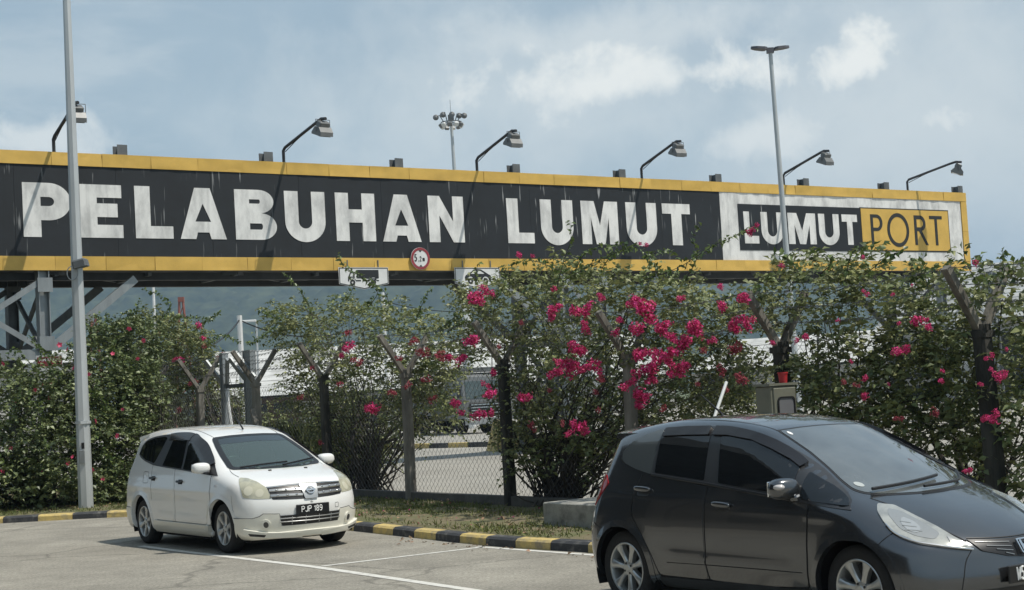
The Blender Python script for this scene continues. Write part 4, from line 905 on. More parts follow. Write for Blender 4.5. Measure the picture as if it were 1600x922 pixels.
for s in (-1, 1):
    for z0, z1 in ((.755, .748), (.694, .684)):
        B.ribbon('grille_bar', [(s*.480, z0), (s*.30, (z0+z1)/2+.002), (s*.105, z1)], 'front', .042, M_silver, g, .008, .04, th=.010)
        for k in range(3):
            P_, n_, _ = B.put([(s*(.18+.11*k), (z0+z1)/2)], 'front', .020); mb = blob(P_[0], (.010, .016, .012), n=8, e=1); mb.obj('grille_stud', M_chrome, g)
    B.ribbon('grille_edge', [(s*.490, .793), (s*.30, .801), (s*.11, .803)], 'front', .014, M_chrome, g, .007, .04, th=.004)
ep = B.patch('emblem_plate', rounded([(-.118, .800), (.118, .800), (.085, .628), (-.085, .628)], .012), 'front', M_silver, V, .022, .04, .02)
P_, n_, _ = B.put([(0, .722)], 'front', .030)
def on_nose(me, P, n):   # outline built facing -y becomes facing the car's nose
    z = Vector(n).normalized(); x = Vector((0, 0, 1)).cross(z).normalized(); u = z.cross(x); M = Matrix(((x.x, -z.x, u.x, P[0]), (x.y, -z.y, u.y, P[1]), (x.z, -z.z, u.z, P[2]), (0, 0, 0, 1))); me.transform(M); return me
link('emblem', give(on_nose(glyph([arc(0, 0, .056, .050, 0, 360, 32)[:-1], arc(0, 0, .043, .038, 0, 360, 32)[:-1]], .010), P_[0], n_[0]), M_chrome, 'emblem'), ep)
link('emblem', give(on_nose(glyph([[(-.064, -.011), (.064, -.011), (.064, .011), (-.064, .011)]], .014), P_[0], n_[0]), M_chrome, 'emblem'), ep)
mb = MB(); mb.bbox((2.188, .006, .510), (.018, .45, .118), .006); npl = mb.obj('number_plate', M_plateb, V)
plate_text('PJP 189', 2.1975, -.148, .510, .066, .98, .0062, npl)
B.patch('lower_intake', rounded([(-.415, .452), (.415, .452), (.375, .335), (-.375, .335)], .012), 'front', M_trim, V, .018, .04, .02)
for z in (.418, .378): B.ribbon('intake_bar', [(-.40, z), (0, z-.004), (.40, z)], 'front', .014, M_silver, V, .021, .05, th=.004)
for y in (-.26, -.09, .09, .26): B.ribbon('intake_bar', [(y, .44), (y, .345)], 'front', .010, M_silver, V, .020, .03, th=.003)
B.patch('front_bumper_kit', [(-.435, .330), (.435, .330), (.50, .19), (-.50, .19)], 'front', M_wkit, V, .020, .04, .03)
kit = [(.47, .440), (.72, .434), (.80, .455), (.845, .482), (1.035, .470), (1.045, .33), (1.00, .19), (.75, .185), (.47, .185)]
B.patch('front_bumper_kit', rounded(kit, .015), 'obl', M_wkit, V, .0185, .035, .03, both=True)
B.patch('front_lip', rounded([(-.52, .262), (0, .268), (.52, .262), (.52, .21), (0, .215), (-.52, .21)], .01), 'front', M_wkit, V, .052, .04, .05)
B.patch('front_lip', rounded([(.60, .325), (.85, .272), (1.02, .262), (1.25, .25), (1.25, .205), (1.0, .21), (.72, .225), (.60, .265)], .015), 'obl', M_wkit, V, .055, .03, .05, both=True)
B.ribbon('panel_gap', [(.465, .446), (.72, .440), (.80, .461), (.845, .489), (1.035, .477), (1.045, .40)], 'obl', .010, M_gapw, V, .019, both=True, th=.001)
for e in (.87,):
    B.patch('fog_lamp_bezel', [(e+.052*math.cos(a), .362+.058*math.sin(a)) for a in np.linspace(0, 2*math.pi, 26)[:-1]], 'obl', M_wkit, V, .035, .03, .02, both=True)
    B.patch('fog_lamp', [(e+.030*math.cos(a), .360+.034*math.sin(a)) for a in np.linspace(0, 2*math.pi, 22)[:-1]], 'obl', M_disc, V, .038, .03, .006, both=True)
B.patch('lip_vent', rounded([(.66, .272), (.86, .245), (.84, .222), (.68, .238)], .01), 'obl', M_trim, V, .0565, .03, .004, both=True)
B.ribbon('tow_cover', rounded([(.345, .495), (.345, .55), (.40, .55), (.40, .495)], .008), 'front', .004, M_gap, V, .002, closed=True)
B.tube('wiper', [(-.52, 1.015), (-.2, 1.035), (.12, 1.045)], 'front', .011, M_trim, V, .028); B.tube('wiper', [(.02, 1.012), (.3, 1.04), (.56, 1.065)], 'front', .011, M_trim, V, .028)
for y in (-.22, .28): B.patch('washer_jet', rounded([(1.50, y-.02), (1.50, y+.02), (1.53, y+.02), (1.53, y-.02)], .006), 'top', M_trim, V, .010, .02, .008)
for s in (-1, 1):
    dr = fd[0] if s < 0 else fd[1]
    mb = blob((.92, s*.885, 1.053), (.085, .118, .070), Matrix.Rotation(s*.12, 3, 'Z'), 22, .72); mb.obj('mirror', M_wp, dr)
    mb = MB(); mb.bbox((.95, s*.80, .995), (.09, .16, .03), .01); mb.obj('mirror_arm', M_trim, dr)
    mb = MB(); mb.bbox((.838, s*.885, 1.053), (.012, .18, .10), .005); mb.obj('mirror_glass', M_chrome, dr)
mb = MB(); mb.tube([(.20, .05, 1.50), (.19, .05, 1.515), (-.02, .06, 1.66)], [.016, .012, .006], 6); mb.obj('antenna', M_trim, V)
# tail
sp = MB(); n_ = 16; vs = []
for i in range(n_+1):
    y = -.60+1.2*i/n_; q = (y/.60)**2; k = .17*q; vs += [(-1.50+k*.3, y, 1.552-.075*q), (-1.75+k*.8, y, 1.540-.065*q), (-1.955+k, y, 1.512-.055*q), (-1.985+k, y, 1.490-.05*q), (-1.965+k, y, 1.455-.05*q), (-1.86+k*.8, y, 1.39-.05*q), (-1.70+k*.5, y, 1.40-.05*q)]
sp.smooth = True; sp.add(vs, [(7*i+j, 7*i+(j+1) % 7, 7*i+7+(j+1) % 7, 7*i+7+j) for i in range(n_) for j in range(7)]+[tuple(range(7)), tuple(7*n_+j for j in range(6, -1, -1))]); sp.obj('roof_spoiler', M_wp, V, angle=50)
B.patch('rear_window', rounded([(-.55, 1.10), (-.50, 1.37), (.50, 1.37), (.55, 1.10)], .06), 'rear', M_tint, V, .004, .05)
B.patch('tail_light', rounded([(.50, .80), (.50, 1.0), (.60, 1.10), (.70, 1.05), (.74, .80)], .02), 'rear', M_tail, V, .006, .04, both=True)
B.patch('rear_plate', [(-.24, .84), (-.24, .73), (.24, .73), (.24, .84)], 'rear', M_plateb, V, .008, .05)

# --- dark grey hatchback
M_dp = mat('grey_paint', (.112, .117, .124), .20, metal=.85, coat=1., spec=.5)
M_dtr = mat('grey_trim', (.030, .031, .033), .35, coat=.3)
M_dscr = mat('windscreen_dust_sky', (.095, .105, .105), .03, coat=1., spec=1., var=.35, vscale=2.5)  # pale mottled base colour stands for the sky's reflection as well as dust
M_dgl = mat('side_glass', (.009, .011, .013), .02, spec=.7)
M_dq = mat('quarter_glass', (.075, .085, .088), .04, coat=.6)
M_dhl = mat('clear_headlamp', (.42, .43, .40), .12, metal=.15, coat=1., col2=(.24, .25, .245), vscale=6, thr=(.42, .66))
M_bowl = mat('headlamp_bezel', (.40, .405, .39), .12, metal=.5, coat=1.)
M_dhi = mat('headlamp_bowl', (.58, .58, .56), .10, metal=.6, coat=1.)
D = thing('grey_hatchback', 'dark grey hatchback with smoked window visors and silver alloy wheels in the foreground', 'car', (2.2267, 12.0107, 0), -.9623)
B = Body(DARK, .345)
bm_ = B.shell(); bm_.materials.append(M_dp); link('body', bm_, D); arches(B, M_dp, D)
for x in (1.13, -1.37):
    for y in (-.79, .79): wheel(D, x, y, 7, .037)
mb = MB(); mb.box((-.05, 0, .16), (3.1, 1.3, .05)); mb.obj('floor_pan', M_well, D)
fd = door(B, [(-.335, .285), (-.325, .975), (.2, .945), (.60, .90), (.738, .868), (.698, .30), (.243, .275)], M_dp, D)
rd = door(B, [(-.915, .288), (-.975, .43), (-1.085, .605), (-1.203, .75), (-1.193, .88), (-1.135, 1.062), (-.985, 1.045), (-.36, .980), (-.352, .285)], M_dp, D)
DLO = spl([(-1.045, 1.30), (-1.035, 1.39), (-.98, 1.412), (-.486, 1.418), (-.25, 1.405), (.013, 1.364), (.225, 1.298), (.44, 1.207), (.66, 1.102), (.867, .992), (1.04, .90)], 5)+[np.array(p) for p in [(1.10, .838), (.90, .860), (.65, .886), (.6, .897), (-.22, .988), (-.377, 1.002), (-.985, 1.052), (-1.03, 1.058)]]
B.patch('window_trim', DLO, 'side', M_dtr, D, .0050, .04, .01, both=True)
B.patch('quarter_window', rounded([(-1.461, 1.171), (-1.476, 1.238), (-1.383, 1.315), (-1.25, 1.365), (-1.113, 1.4), (-1.045, 1.405), (-1.032, 1.061), (-1.241, 1.099), (-1.392, 1.139)], .02), 'side', M_dq, D, .0045, .04, .004, both=True)
B.ribbon('chrome_edge', spl([(-1.40, 1.137), (-1.455, 1.165), (-1.472, 1.20)], 4), 'side', .008, M_chrome, D, .006)
B.patch('window', rounded([(-1.035, 1.085), (-1.03, 1.345), (-.45, 1.352), (-.385, 1.022), (-.985, 1.072)][1:]+[(-.99, 1.09)], .02), 'side', M_dgl, rd, .0085, .05, .004, both=True)
B.patch('window', rounded([(-.324, 1.342), (-.127, 1.335), (.055, 1.307), (.264, 1.250), (.443, 1.176), (.55, 1.115), (.585, .925), (-.22, 1.005)], .02), 'side', M_dgl, fd, .0085, .05, .004, both=True)
B.patch('quarter_light', rounded([(.635, 1.085), (.66, .905), (1.07, .862), (1.02, .905), (.85, .99)], .015), 'side', M_dgl, fd, .0085, .04, .004, both=True)
vis = [(-1.01, 1.405), (-.75, 1.413), (-.478, 1.411), (-.46, 1.352), (-.75, 1.352), (-1.015, 1.347)]
B.patch('wind_visor', rounded(vis, .012), 'side', M_visor, rd, .024, .04, .02, both=True)
vis = spl([(-.43, 1.410), (-.25, 1.400), (.013, 1.358), (.225, 1.292), (.44, 1.200), (.56, 1.140)], 5)+[np.array(p) for p in [(.55, 1.112), (.44, 1.165), (.225, 1.245), (.013, 1.310), (-.25, 1.345), (-.42, 1.350)]]
B.patch('wind_visor', vis, 'side', M_visor, fd, .024, .04, .02, both=True)
B.ribbon('sill_moulding', [(-1.02, 1.058), (-.377, 1.000), (.6, .896)], 'side', .022, M_trim, D, .008, both=True, th=.006)
for ds, x, z in ((rd, -1.075, .935), (fd, -.125, .842)):
    B.patch('handle_cup', rounded([(x-.075, z-.04), (x-.075, z+.03), (x+.08, z+.03), (x+.08, z-.04)], .03), 'side', M_dtr, ds, .0036, .03, .003, both=True)
    P_, n_, _ = B.put([(x-.005, z+.008)], 'side', .022)
    for q, sg in zip(ds, (1, -1)): blob((P_[0][0], P_[0][1]*sg, P_[0][2]), (.100, .017, .021), Matrix.Rotation(R(3), 3, 'Y'), 18, .7).obj('handle', M_dp, q)
for ln in ([(-.341, .287), (-.338, .60), (-.331, .975)], [(.699, .30), (.722, .60), (.742, .87)], [(-.92, .285), (-.979, .43), (-1.09, .605), (-1.208, .75), (-1.198, .88), (-1.14, 1.06)], [(-.915, .283), (-.35, .280), (.243, .272), (.70, .294)]):
    B.ribbon('panel_gap', spl(ln, 5), 'side', .009, M_gap, D, .0032, both=True)
B.ribbon('panel_gap', [(-.80, .392), (-.30, .398), (.30, .400), (.66, .398)], 'side', .006, M_gap, D, .0034, both=True)
B.ribbon('panel_gap', spl([(1.43, .70), (1.40, .67), (1.365, .63), (1.33, .59)], 4), 'side', .005, M_gap, D, .002, both=True)
B.ribbon('panel_gap', spl([(-1.60, .62), (-1.70, .65), (-1.80, .72)], 4), 'side', .005, M_gap, D, .002, both=True)
B.patch('side_sill', rounded([(-.93, .195), (-.93, .275), (.70, .28), (.74, .195)], .01), 'side', M_dtr, D, .010, .05, .02, both=True)
ws = [(-.425, 1.367), (-.2, 1.378), (0, 1.381), (.2, 1.378), (.425, 1.367), (.46, 1.215), (.515, 1.10), (.555, 1.03), (.575, .965), (.545, .940), (.46, .922), (.2, .915), (0, .914), (-.2, .915), (-.46, .922), (-.545, .940), (-.575, .965), (-.555, 1.03), (-.515, 1.10), (-.46, 1.215)]
B.patch('windscreen_seal', rounded(grow(ws, .03, (0, 1.14)), .02), 'front', M_trim, D, .002, .045, .006)
B.patch('windscreen', rounded(ws, .02), 'front', M_dscr, D, .0055, .045, .004)
B.patch('inspection_disc', [(-.385+.014*math.cos(a), 1.345+.012*math.sin(a)) for a in np.linspace(0, 6.28, 14)[:-1]], 'front', M_let, D, .009, .02, .002)
B.patch('inspection_disc', [(-.50+.030*math.cos(a), .985+.016*math.sin(a)) for a in np.linspace(0, 6.28, 16)[:-1]], 'front', mat('sticker', (.40, .43, .42), .5), D, .009, .02, .002)
B.tube('wiper', [(-.50, .935), (-.15, .955), (.20, .978)], 'front', .012, M_trim, D, .03); B.tube('wiper', [(-.10, .925), (.2, .93), (.38, .94), (.53, .985)], 'front', .011, M_trim, D, .03)
hl = B.patch('headlight', rounded([(.270, .825), (.288, .868), (.400, .852), (.492, .799), (.632, .718), (.748, .637), (.834, .574), (.735, .588), (.601, .612), (.469, .640), (.358, .689), (.294, .761)], .015), 'obl', M_dhl, D, .010, .025, .02, both=True)
B.patch('reflector', rounded([(.335, .800), (.345, .835), (.43, .815), (.56, .735), (.645, .672), (.60, .640), (.48, .665), (.385, .715)], .03), 'obl', M_bowl, hl, .012, .025, .002, both=True)
B.patch('reflector', rounded([(.40, .745), (.42, .782), (.49, .752), (.53, .710), (.50, .682), (.44, .695)], .025), 'obl', M_dhi, hl, .014, .025, .002, both=True)
for z0 in (.775, .75, .725): B.ribbon('reflector_rib', [(.40+(.775-z0)*.3, z0-.02), (.47+(.775-z0)*1.2, z0-.035)], 'obl', .005, M_bowl, hl, .0165, .03)
B.patch('indicator', rounded([(.68, .655), (.76, .612), (.80, .587), (.70, .605)], .006), 'obl', M_dhi, hl, .014, .025, .003, both=True)
B.ribbon('chrome_edge', spl([(.302, .748), (.358, .686), (.469, .635), (.601, .607), (.735, .583), (.838, .568)], 5), 'obl', .012, M_chrome, D, .012, both=True, th=.004)
gr = B.patch('grille', rounded([(-.392, .628), (-.2, .614), (0, .609), (.2, .614), (.392, .628), (.34, .556), (.14, .505), (0, .490), (-.14, .505), (-.34, .556)], .012), 'front', M_trim, D, .008, .03, .01)
for k in range(4):
    z = .60-.026*k; hw = .355-.062*k
    for s in (-1, 1): B.ribbon('grille_bar', [(s*hw, z+.008), (s*.1, z-.010)], 'front', .006, M_silver, gr, .011, .03, th=.003)
B.ribbon('grille_edge', spl([(-.392, .632), (-.2, .620), (0, .615), (.2, .620), (.392, .632)], 5), 'front', .010, M_trim, D, .010, th=.006)
P_, n_, _ = B.put([(0, .553)], 'front', .022)
link('emblem', give(on_nose(glyph([rounded([(-.066, .052), (-.052, -.052), (.052, -.052), (.066, .052)], .014), rounded([(-.053, .042), (-.043, -.042), (.043, -.042), (.053, .042)], .010)], .014), P_[0], n_[0]), M_chrome, 'emblem'), gr)
link('emblem', give(on_nose(glyph([[(-.040, .040), (-.020, .040), (-.014, .008), (.014, .008), (.020, .040), (.040, .040), (.030, -.040), (.014, -.040), (.012, -.010), (-.012, -.010), (-.014, -.040), (-.030, -.040)]], .014), P_[0], n_[0]), M_chrome, 'emblem'), gr)
mb = MB(); mb.bbox((1.925, 0, .395), (.016, .46, .115), .006); npl = mb.obj('number_plate', M_plateb, D)
plate_text('W5', 1.9335, -.150, .395, .082, .62, .007, npl)
B.patch('lower_intake', rounded([(-.55, .31), (.55, .31), (.50, .21), (-.50, .21)], .02), 'front', M_trim, D, .004, .05, .01)
B.ribbon('panel_gap', spl([(-.40, .57), (-.46, .50), (-.50, .38), (-.52, .25)], 5), 'front', .006, M_gap, D, .002); B.ribbon('panel_gap', spl([(.40, .57), (.46, .50), (.50, .38), (.52, .25)], 5), 'front', .006, M_gap, D, .002)
B.ribbon('bonnet_gap', spl([(1.09, -.575), (1.25, -.53), (1.45, -.50), (1.62, -.455), (1.74, -.40)], 5), 'top', .007, M_gap, D, .002); B.ribbon('bonnet_gap', spl([(1.09, .575), (1.25, .53), (1.45, .50), (1.62, .455), (1.74, .40)], 5), 'top', .007, M_gap, D, .002)
for y0 in (-.43, .43): B.ribbon('roof_seam', spl([(.12, y0), (-.2, y0*1.06), (-.8, y0*1.06), (-1.4, y0*.95)], 6), 'top', .008, M_gap, D, .002)
for s in (-1, 1):
    dr = fd[0] if s < 0 else fd[1]
    fx = .565 if s < 0 else .47; fy = .872 if s < 0 else .80
    mb = blob((fx, s*fy, .984), (.075, .118, .076), Matrix.Rotation(s*.15, 3, 'Z'), 22, .72); mi = mb.obj('mirror', M_dp, dr)
    mb = MB(); mb.bbox((.62, s*.79, .928), (.07, .12, .035), .012, Matrix.Rotation(s*R(-14), 3, 'X')); mb.obj('mirror_arm', M_dp, dr)
    mb = MB(); mb.bbox((fx-.072, s*fy, .984), (.012, .18, .105), .005); mb.obj('mirror_glass', M_chrome, dr)
    mb = blob((fx+.030, s*(fy+.078), 1.0), (.050, .042, .022), Matrix.Rotation(s*.3, 3, 'Z'), 12, .9); mb.obj('indicator', M_taili, dr)
sp = MB(); vs = []; n_ = 14
for i in range(n_+1):
    y = -.56+1.12*i/n_; k = .13*(y/.56)**2; q = (y/.56)**2; vs += [(-1.42+k*.2, y, 1.452-.07*q), (-1.80+k, y, 1.425-.045*q), (-1.815+k, y, 1.395-.045*q), (-1.60+k*.4, y, 1.35-.05*q)]
sp.smooth = True; sp.add(vs, [(4*i+j, 4*i+(j+1) % 4, 4*i+4+(j+1) % 4, 4*i+4+j) for i in range(n_) for j in range(4)]+[(0, 1, 2, 3), tuple(4*n_+j for j in (3, 2, 1, 0))]); sp.obj('roof_spoiler', M_dp, D, angle=40)
mb = MB(); mb.tube([(-1.10, .12, 1.475), (-1.12, .12, 1.50), (-1.36, .12, 1.66)], [.016, .010, .006], 6); mb.obj('antenna', M_trim, D)
B.patch('rear_window', rounded([(-.50, 1.05), (-.45, 1.33), (.45, 1.33), (.50, 1.05)], .06), 'rear', M_tint, D, .004, .05)
tl = B.patch('tail_light', rounded([(-.405, .985), (-.45, .865), (-.52, .80), (-.66, .80), (-.74, .95), (-.62, 1.065), (-.47, 1.05)], .015), 'robl', M_tail, D, .006, .03, .01, both=True)
B.patch('reverse_lamp', rounded([(-.462, .935), (-.68, .945), (-.68, .875), (-.47, .875)], .01), 'robl', M_taili, tl, .009, .03, .004, both=True)
B.patch('rear_plate', [(-.24, .80), (-.24, .69), (.24, .69), (.24, .80)], 'rear', M_plateb, D, .008, .05)
# ------------------------------------------------------------------ chain link fence with forked concrete posts
M_post = mat('post_concrete', (.24, .225, .195), .95, col2=(.085, .078, .066), vscale=5, thr=(.40, .68), bump=.5, bscale=30, stretch=(1, 1, .25))
M_postd = mat('post_shaded_dirty', (.075, .072, .062), .95, col2=(.022, .023, .021), vscale=5, thr=(.36, .62), bump=.5, bscale=30, stretch=(1, 1, .25))  # darker copy of the post concrete: bush shade and dirt put into the colour
M_wire = mat('fence_wire', (.16, .16, .155), .55, metal=.4)
M_beam = mat('ground_beam', (.10, .097, .088), .95, var=.35, vscale=4, bump=.4, bscale=30)
FE = thing('chain_link_fence', 'tall chain link fence on forked concrete posts with barbed wire behind the cars', 'fence', FEN_O, FEN_A)
def fork_post(mb, s, y, zt, w=.16, lean=(0, 0), arms=((1, 1.), (-1, 1.)), z0=-.05, a_w=.10, out=.46, up=.58):
    top = Vector((s+lean[0], y+lean[1], zt)); b0 = Vector((s, y, z0)); vs = []
    for c, k in ((b0, 1.06), (top, .94)):
        for dx, dy in ((-1, -.7), (-.7, -1), (.7, -1), (1, -.7), (1, .7), (.7, 1), (-.7, 1), (-1, .7)): vs.append(c+Vector((dx*w/2*k, dy*w/2*k, 0)))
    mb.add(vs, [tuple(range(7, -1, -1)), tuple(range(8, 16))]+[(i, (i+1) % 8, 8+(i+1) % 8, 8+i) for i in range(8)])
    mb.box(top+Vector((0, 0, -.10)), (w*1.12, w*1.12, .07))
    mb.cur = 1
    for sg, k in arms:
        a = top+Vector((0, sg*w*.18, -.06)); e = top+Vector((0, sg*out*k, up*k)); t = (e-a).normalized(); n = t.cross(Vector((1, 0, 0))).normalized(); L = (e-a).length
        M = Matrix((Vector((1, 0, 0)), n, t)).transposed(); mb.box((a+e)/2, (a_w*.85, .075, L), M)
    mb.cur = 0
POSTS = []
for i, s in enumerate(range(-18, 13, 3)):
    dark = s in (-6, 0, 9, 6, -15); mb = MB(); zt = 2.30+random.uniform(-.04, .04) if s < 3 else 2.2; ln = (random.uniform(-.05, .05), random.uniform(-.04, .04)) if s != 9 else (-.06, .0)
    fork_post(mb, s, 0, zt, (.15 if s < 6 else .165), ln); mb.obj('post', [M_postd if dark else M_post, M_post], FE); POSTS.append((s, zt, ln))
    if s < 12:
        mb = MB(); p = .062; z0, z1 = .20, 2.2; rows = int((z1-z0)/p); w = .0026
        for c in range(int(3/p)):
            x0 = s+.02+c*p; pts = [(x0+(p if (k+c) % 2 else 0), .10+(.006 if k % 2 else -.006), z0+k*p) for k in range(rows+1)]
            vs = [];
            for q in pts: vs += [(q[0]-w, q[1], q[2]), (q[0]+w, q[1], q[2]), (q[0], q[1]-w*1.6, q[2])]
            mb.add(vs, [(3*k+j, 3*k+(j+1) % 3, 3*k+3+(j+1) % 3, 3*k+3+j) for k in range(rows) for j in range(3)])
        for z in (.22, 1.2, 2.18): mb.tube([(s, .10, z), (s+3, .10, z)], .004, 4)
        tag(mb.obj('wire_mesh', M_wire, FE), kind='stuff')
        mb = MB(); mb.box((s+1.5, .02, .10), (2.98, .14, .32)); mb.obj('ground_beam', M_beam, FE)
for sg in (1, -1):
    for k in (.35, .65, .95):
        mb = MB(); pts = []
        for (s, zt, ln), nx in zip(POSTS, POSTS[1:]+[None]):
            for q in range(6 if nx else 1):
                t = q/6; nz = nx[1] if nx else zt; pts.append((s+3*t, sg*.46*k+.03*sg, zt+(nz-zt)*t+.58*k+.02-.06*math.sin(math.pi*t)))
        mb.tube(pts, .0045, 4)
        x = -18.
        while x < 12:
            j = int((x+18)/3); zt = POSTS[j][1]; zz = zt+.58*k+.02-.06*math.sin(math.pi*((x+18) % 3)/3)
            mb.tube([(x-.02, sg*.46*k+.03*sg-.02, zz-.02), (x+.02, sg*.46*k+.03*sg+.02, zz+.02)], .004, 3); mb.tube([(x+.02, sg*.46*k+.03*sg-.02, zz-.02), (x-.02, sg*.46*k+.03*sg+.02, zz+.02)], .004, 3); x += .16
        mb.obj('barbed_wire', M_wire, FE)
# strut leaning on the post right of the narrow gate
mb = MB(); mb.tube([(-8.95, -.12, 1.75), (-7.9, -.1, .0)], .06, 6); mb.obj('raking_strut', M_post, FE)
# narrow pedestrian gate of steel channels
gp = at_depth(352, 620, 33.4); gq = at_depth(392, 620, 32.6)
GT = thing('narrow_gate', 'narrow gate frame of grey steel channels with forked tops behind the white car', 'gate', (gp.x, gp.y, 0), math.atan2(gq.y-gp.y, gq.x-gp.x)); gw = math.hypot(gq.x-gp.x, gq.y-gp.y)
for x, w in ((0, .10), (gw, .26)):
    mb = MB(); mb.box((x, 0, 1.5), (w, .10, 3.0)); mb.box((x-w/2-.012, 0, 1.5), (.02, .14, 3.0)); mb.box((x+w/2+.012, 0, 1.5), (.02, .14, 3.0)); mb.obj('gate_post', M_galv, GT)
mb = MB(); mb.box((gw/2, 0, 2.28), (gw-.2, .07, .08)); mb.obj('head_bar', M_dsteel, GT)
mb = MB(); mb.tube([(.10, -.03, 2.2), (.28, -.03, 1.35), (.36, -.03, .9)], .035, 6); mb.obj('brace', M_plate, GT)
for x, sg in ((-.02, -1), (.10, 1), (gw-.05, -1), (gw+.18, -1)):
    mb = MB(); a = Vector((x, 0, 2.30+(.12 if x > gw+.1 else 0))); e = a+Vector((sg*.40, -.2, .55)); t = (e-a).normalized(); n = t.cross(Vector((0, 1, 0))).normalized(); M = Matrix((n, n.cross(t)*-1, t)).transposed(); mb.box((a+e)/2, (.10, .05, (e-a).length), M); mb.obj('fork_arm', M_galv, GT)
# ------------------------------------------------------------------ kerbside things
M_plinth = mat('plinth_concrete', (.34, .335, .30), .95, col2=(.14, .14, .125), vscale=4, thr=(.45, .72), bump=.5, bscale=25)
def plinth(p, L, dp, h, label):
    t = tag(MB().bbox((L/2, dp/2, h/2-.02), (L, dp, h+.04), .012).obj('concrete_plinth', M_plinth), label, 'plinth', 'concrete plinths beside the grey car'); t.location = (p[0], p[1], .12); t.rotation_euler = (0, 0, math.atan2(-.835, .551)); return t
plinth((.23, 19.37), 1.9, 1.0, .29, 'low wide concrete plinth on the grass left of the grey car')
plinth((.83, 17.98), 1.2, .40, .36, 'smaller stained concrete block half hidden by the tail of the grey car')
M_cab = mat('cabinet_olive', (.165, .165, .125), .5, var=.12, vscale=4, rvar=.1)
CB = thing('meter_cabinet', 'olive grey metal meter cabinet with a rounded window behind the grey car', 'cabinet', (2.73, 16.55, .12), R(29))
mb = MB(); mb.bbox((0, 0, 1.27), (.345, .25, .60), .01); mb.obj('case', M_cab, CB)
mb = MB(); mb.box((0, 0, 1.585), (.385, .29, .025)); mb.obj('top_plate', M_cab, CB)
mb = MB(); mb.bbox((.01, -.13, 1.27), (.30, .02, .56), .008); dr = mb.obj('door', M_cab, CB)
ring = lambda k: rounded_xz(.02, 1.31, .115-k, .145-k, .045-k*.5)
def rounded_xz(cx, cz, hw, hh, r): return [(cx+sx*(hw-r)+r*math.cos(R(a0+a)), cz+sz*(hh-r)+r*math.sin(R(a0+a))) for sx, sz, a0 in ((1, 1, 0), (-1, 1, 90), (-1, -1, 180), (1, -1, 270)) for a in range(0, 91, 15)]
link('window_gasket', give(glyph([ring(0), ring(.016)], .012, -.141), M_trim, 'window_gasket'), dr)
link('window', give(glyph([ring(.018)], .004, -.141), mat('meter_window', (.16, .16, .17), .15, coat=.5), 'window'), dr)
mb = MB(); mb.bbox((.145, -.146, 1.26), (.015, .014, .05), .004); mb.obj('lock', M_trim, dr)
mb = MB(); mb.bbox((-.18, -.01, 1.19), (.03, .12, .20), .006); mb.obj('vent_cover', M_cab, CB)
mb = MB(); mb.box((0, .02, .48), (.12, .12, 1.0)); mb.box((0, 0, .01), (.4, .3, .06)); mb.obj('stand', M_dsteel, CB)
cp = thing('red_cup', 'small red plastic pot standing on the meter cabinet', 'pot', Vector((2.84, 16.68, .12+1.597)))
mb = MB(); mb.lathe([(0, 0), (.042, 0), (.052, .10), (.057, .10), (.057, .115), (.048, .115), (.042, .02), (0, .02)], 18); mb.obj('cup', mat('red_plastic', (.42, .025, .03), .45), cp, angle=40)
a_ = at_depth(1135, 597, 16.9); b_ = at_depth(1117, 650, 16.7); e_ = b_+(b_-a_)*3.2
mb = MB(); mb.tube([e_, b_, a_], .018, 8); tag(mb.obj('leaning_pipe', M_plate), 'thin white pipe leaning in the bushes above the roof of the grey car', 'pipe')
wp = at_depth(78, 583, 34.5)
WT = thing('warning_sign', 'white warning board with red bands half buried in the left hedge', 'sign', (wp.x, 34.5, 0), R(5))
z = wp.z; link('board', give(glyph([[(-.29, z-.42), (.29, z-.42), (.29, z+.40), (-.29, z+.40)]], .02, 0), M_plate, 'board'), WT)
link('red_band', give(glyph([[(-.26, z+.16), (.27, z+.16), (.27, z+.36), (-.26, z+.36)], ], .004, -.021), M_redring, 'red_band'), WT)
link('red_band', give(glyph([[(-.20, z-.30), (.22, z-.30), (.22, z-.20), (-.20, z-.20)], ], .004, -.021), M_redring, 'red_band'), WT)
link('lettering', give(text_mesh('AMARAN', .07, .026, 0, -.0, z+.30, .44), M_let, 'lettering'), WT)
mb = MB(); mb.tube([(0, .02, 0), (0, .02, z+.3)], .03, 6); mb.obj('sign_post', M_dsteel, WT)

# ------------------------------------------------------------------ port yard: kerbed island, lorry, rail fence
yk = tag(link('yard_kerb', None), kind='structure')
p0 = at_ground(560, 703); p1 = at_ground(900, 694); dd = (p1-p0); nL = int(dd.length/.95); ang = math.atan2(dd.y, dd.x)
for i in range(nL):
    c = p0+dd*((i+.5)/nL); mb = MB(); mb.bbox((0, 0, .07), (dd.length/nL-.01, .22, .2), .015); o = mb.obj('kerb_stone', M_ky if i % 2 else M_kb, yk); o.location = c; o.rotation_euler = (0, 0, ang)
mb = MB(); mb.box((0, 12.2, .06), (dd.length, 24, .17)); o = tag(mb.obj('traffic_island', M_yard), kind='structure'); o.location = (p0+p1)/2; o.rotation_euler = (0, 0, ang)
cb = at_ground(779, 703)
CBk = thing('crash_block', 'sloping yellow and black striped concrete block on the yard kerb', 'barrier', (cb.x, cb.y-.35, 0), R(20))
pr = [(-.42, 0), (.62, 0), (.62, .72), (.15, 1.0), (-.12, 1.0)]
mb = MB(); mb.prism(pr, .9, XZ); mb.obj('block', M_ky, CBk)
for k in range(3):
    x = -.22+.28*k; link('stripe', give(glyph([[(x, .03), (x+.15, .03), (x+.32, .62), (x+.17, .62)]], .004, -.902), M_kb, 'stripe'), CBk)
M_tgrey = mat('lorry_grey', (.13, .14, .145), .4, coat=.3, var=.1, vscale=3)
tp = at_depth(757, 640, 76)
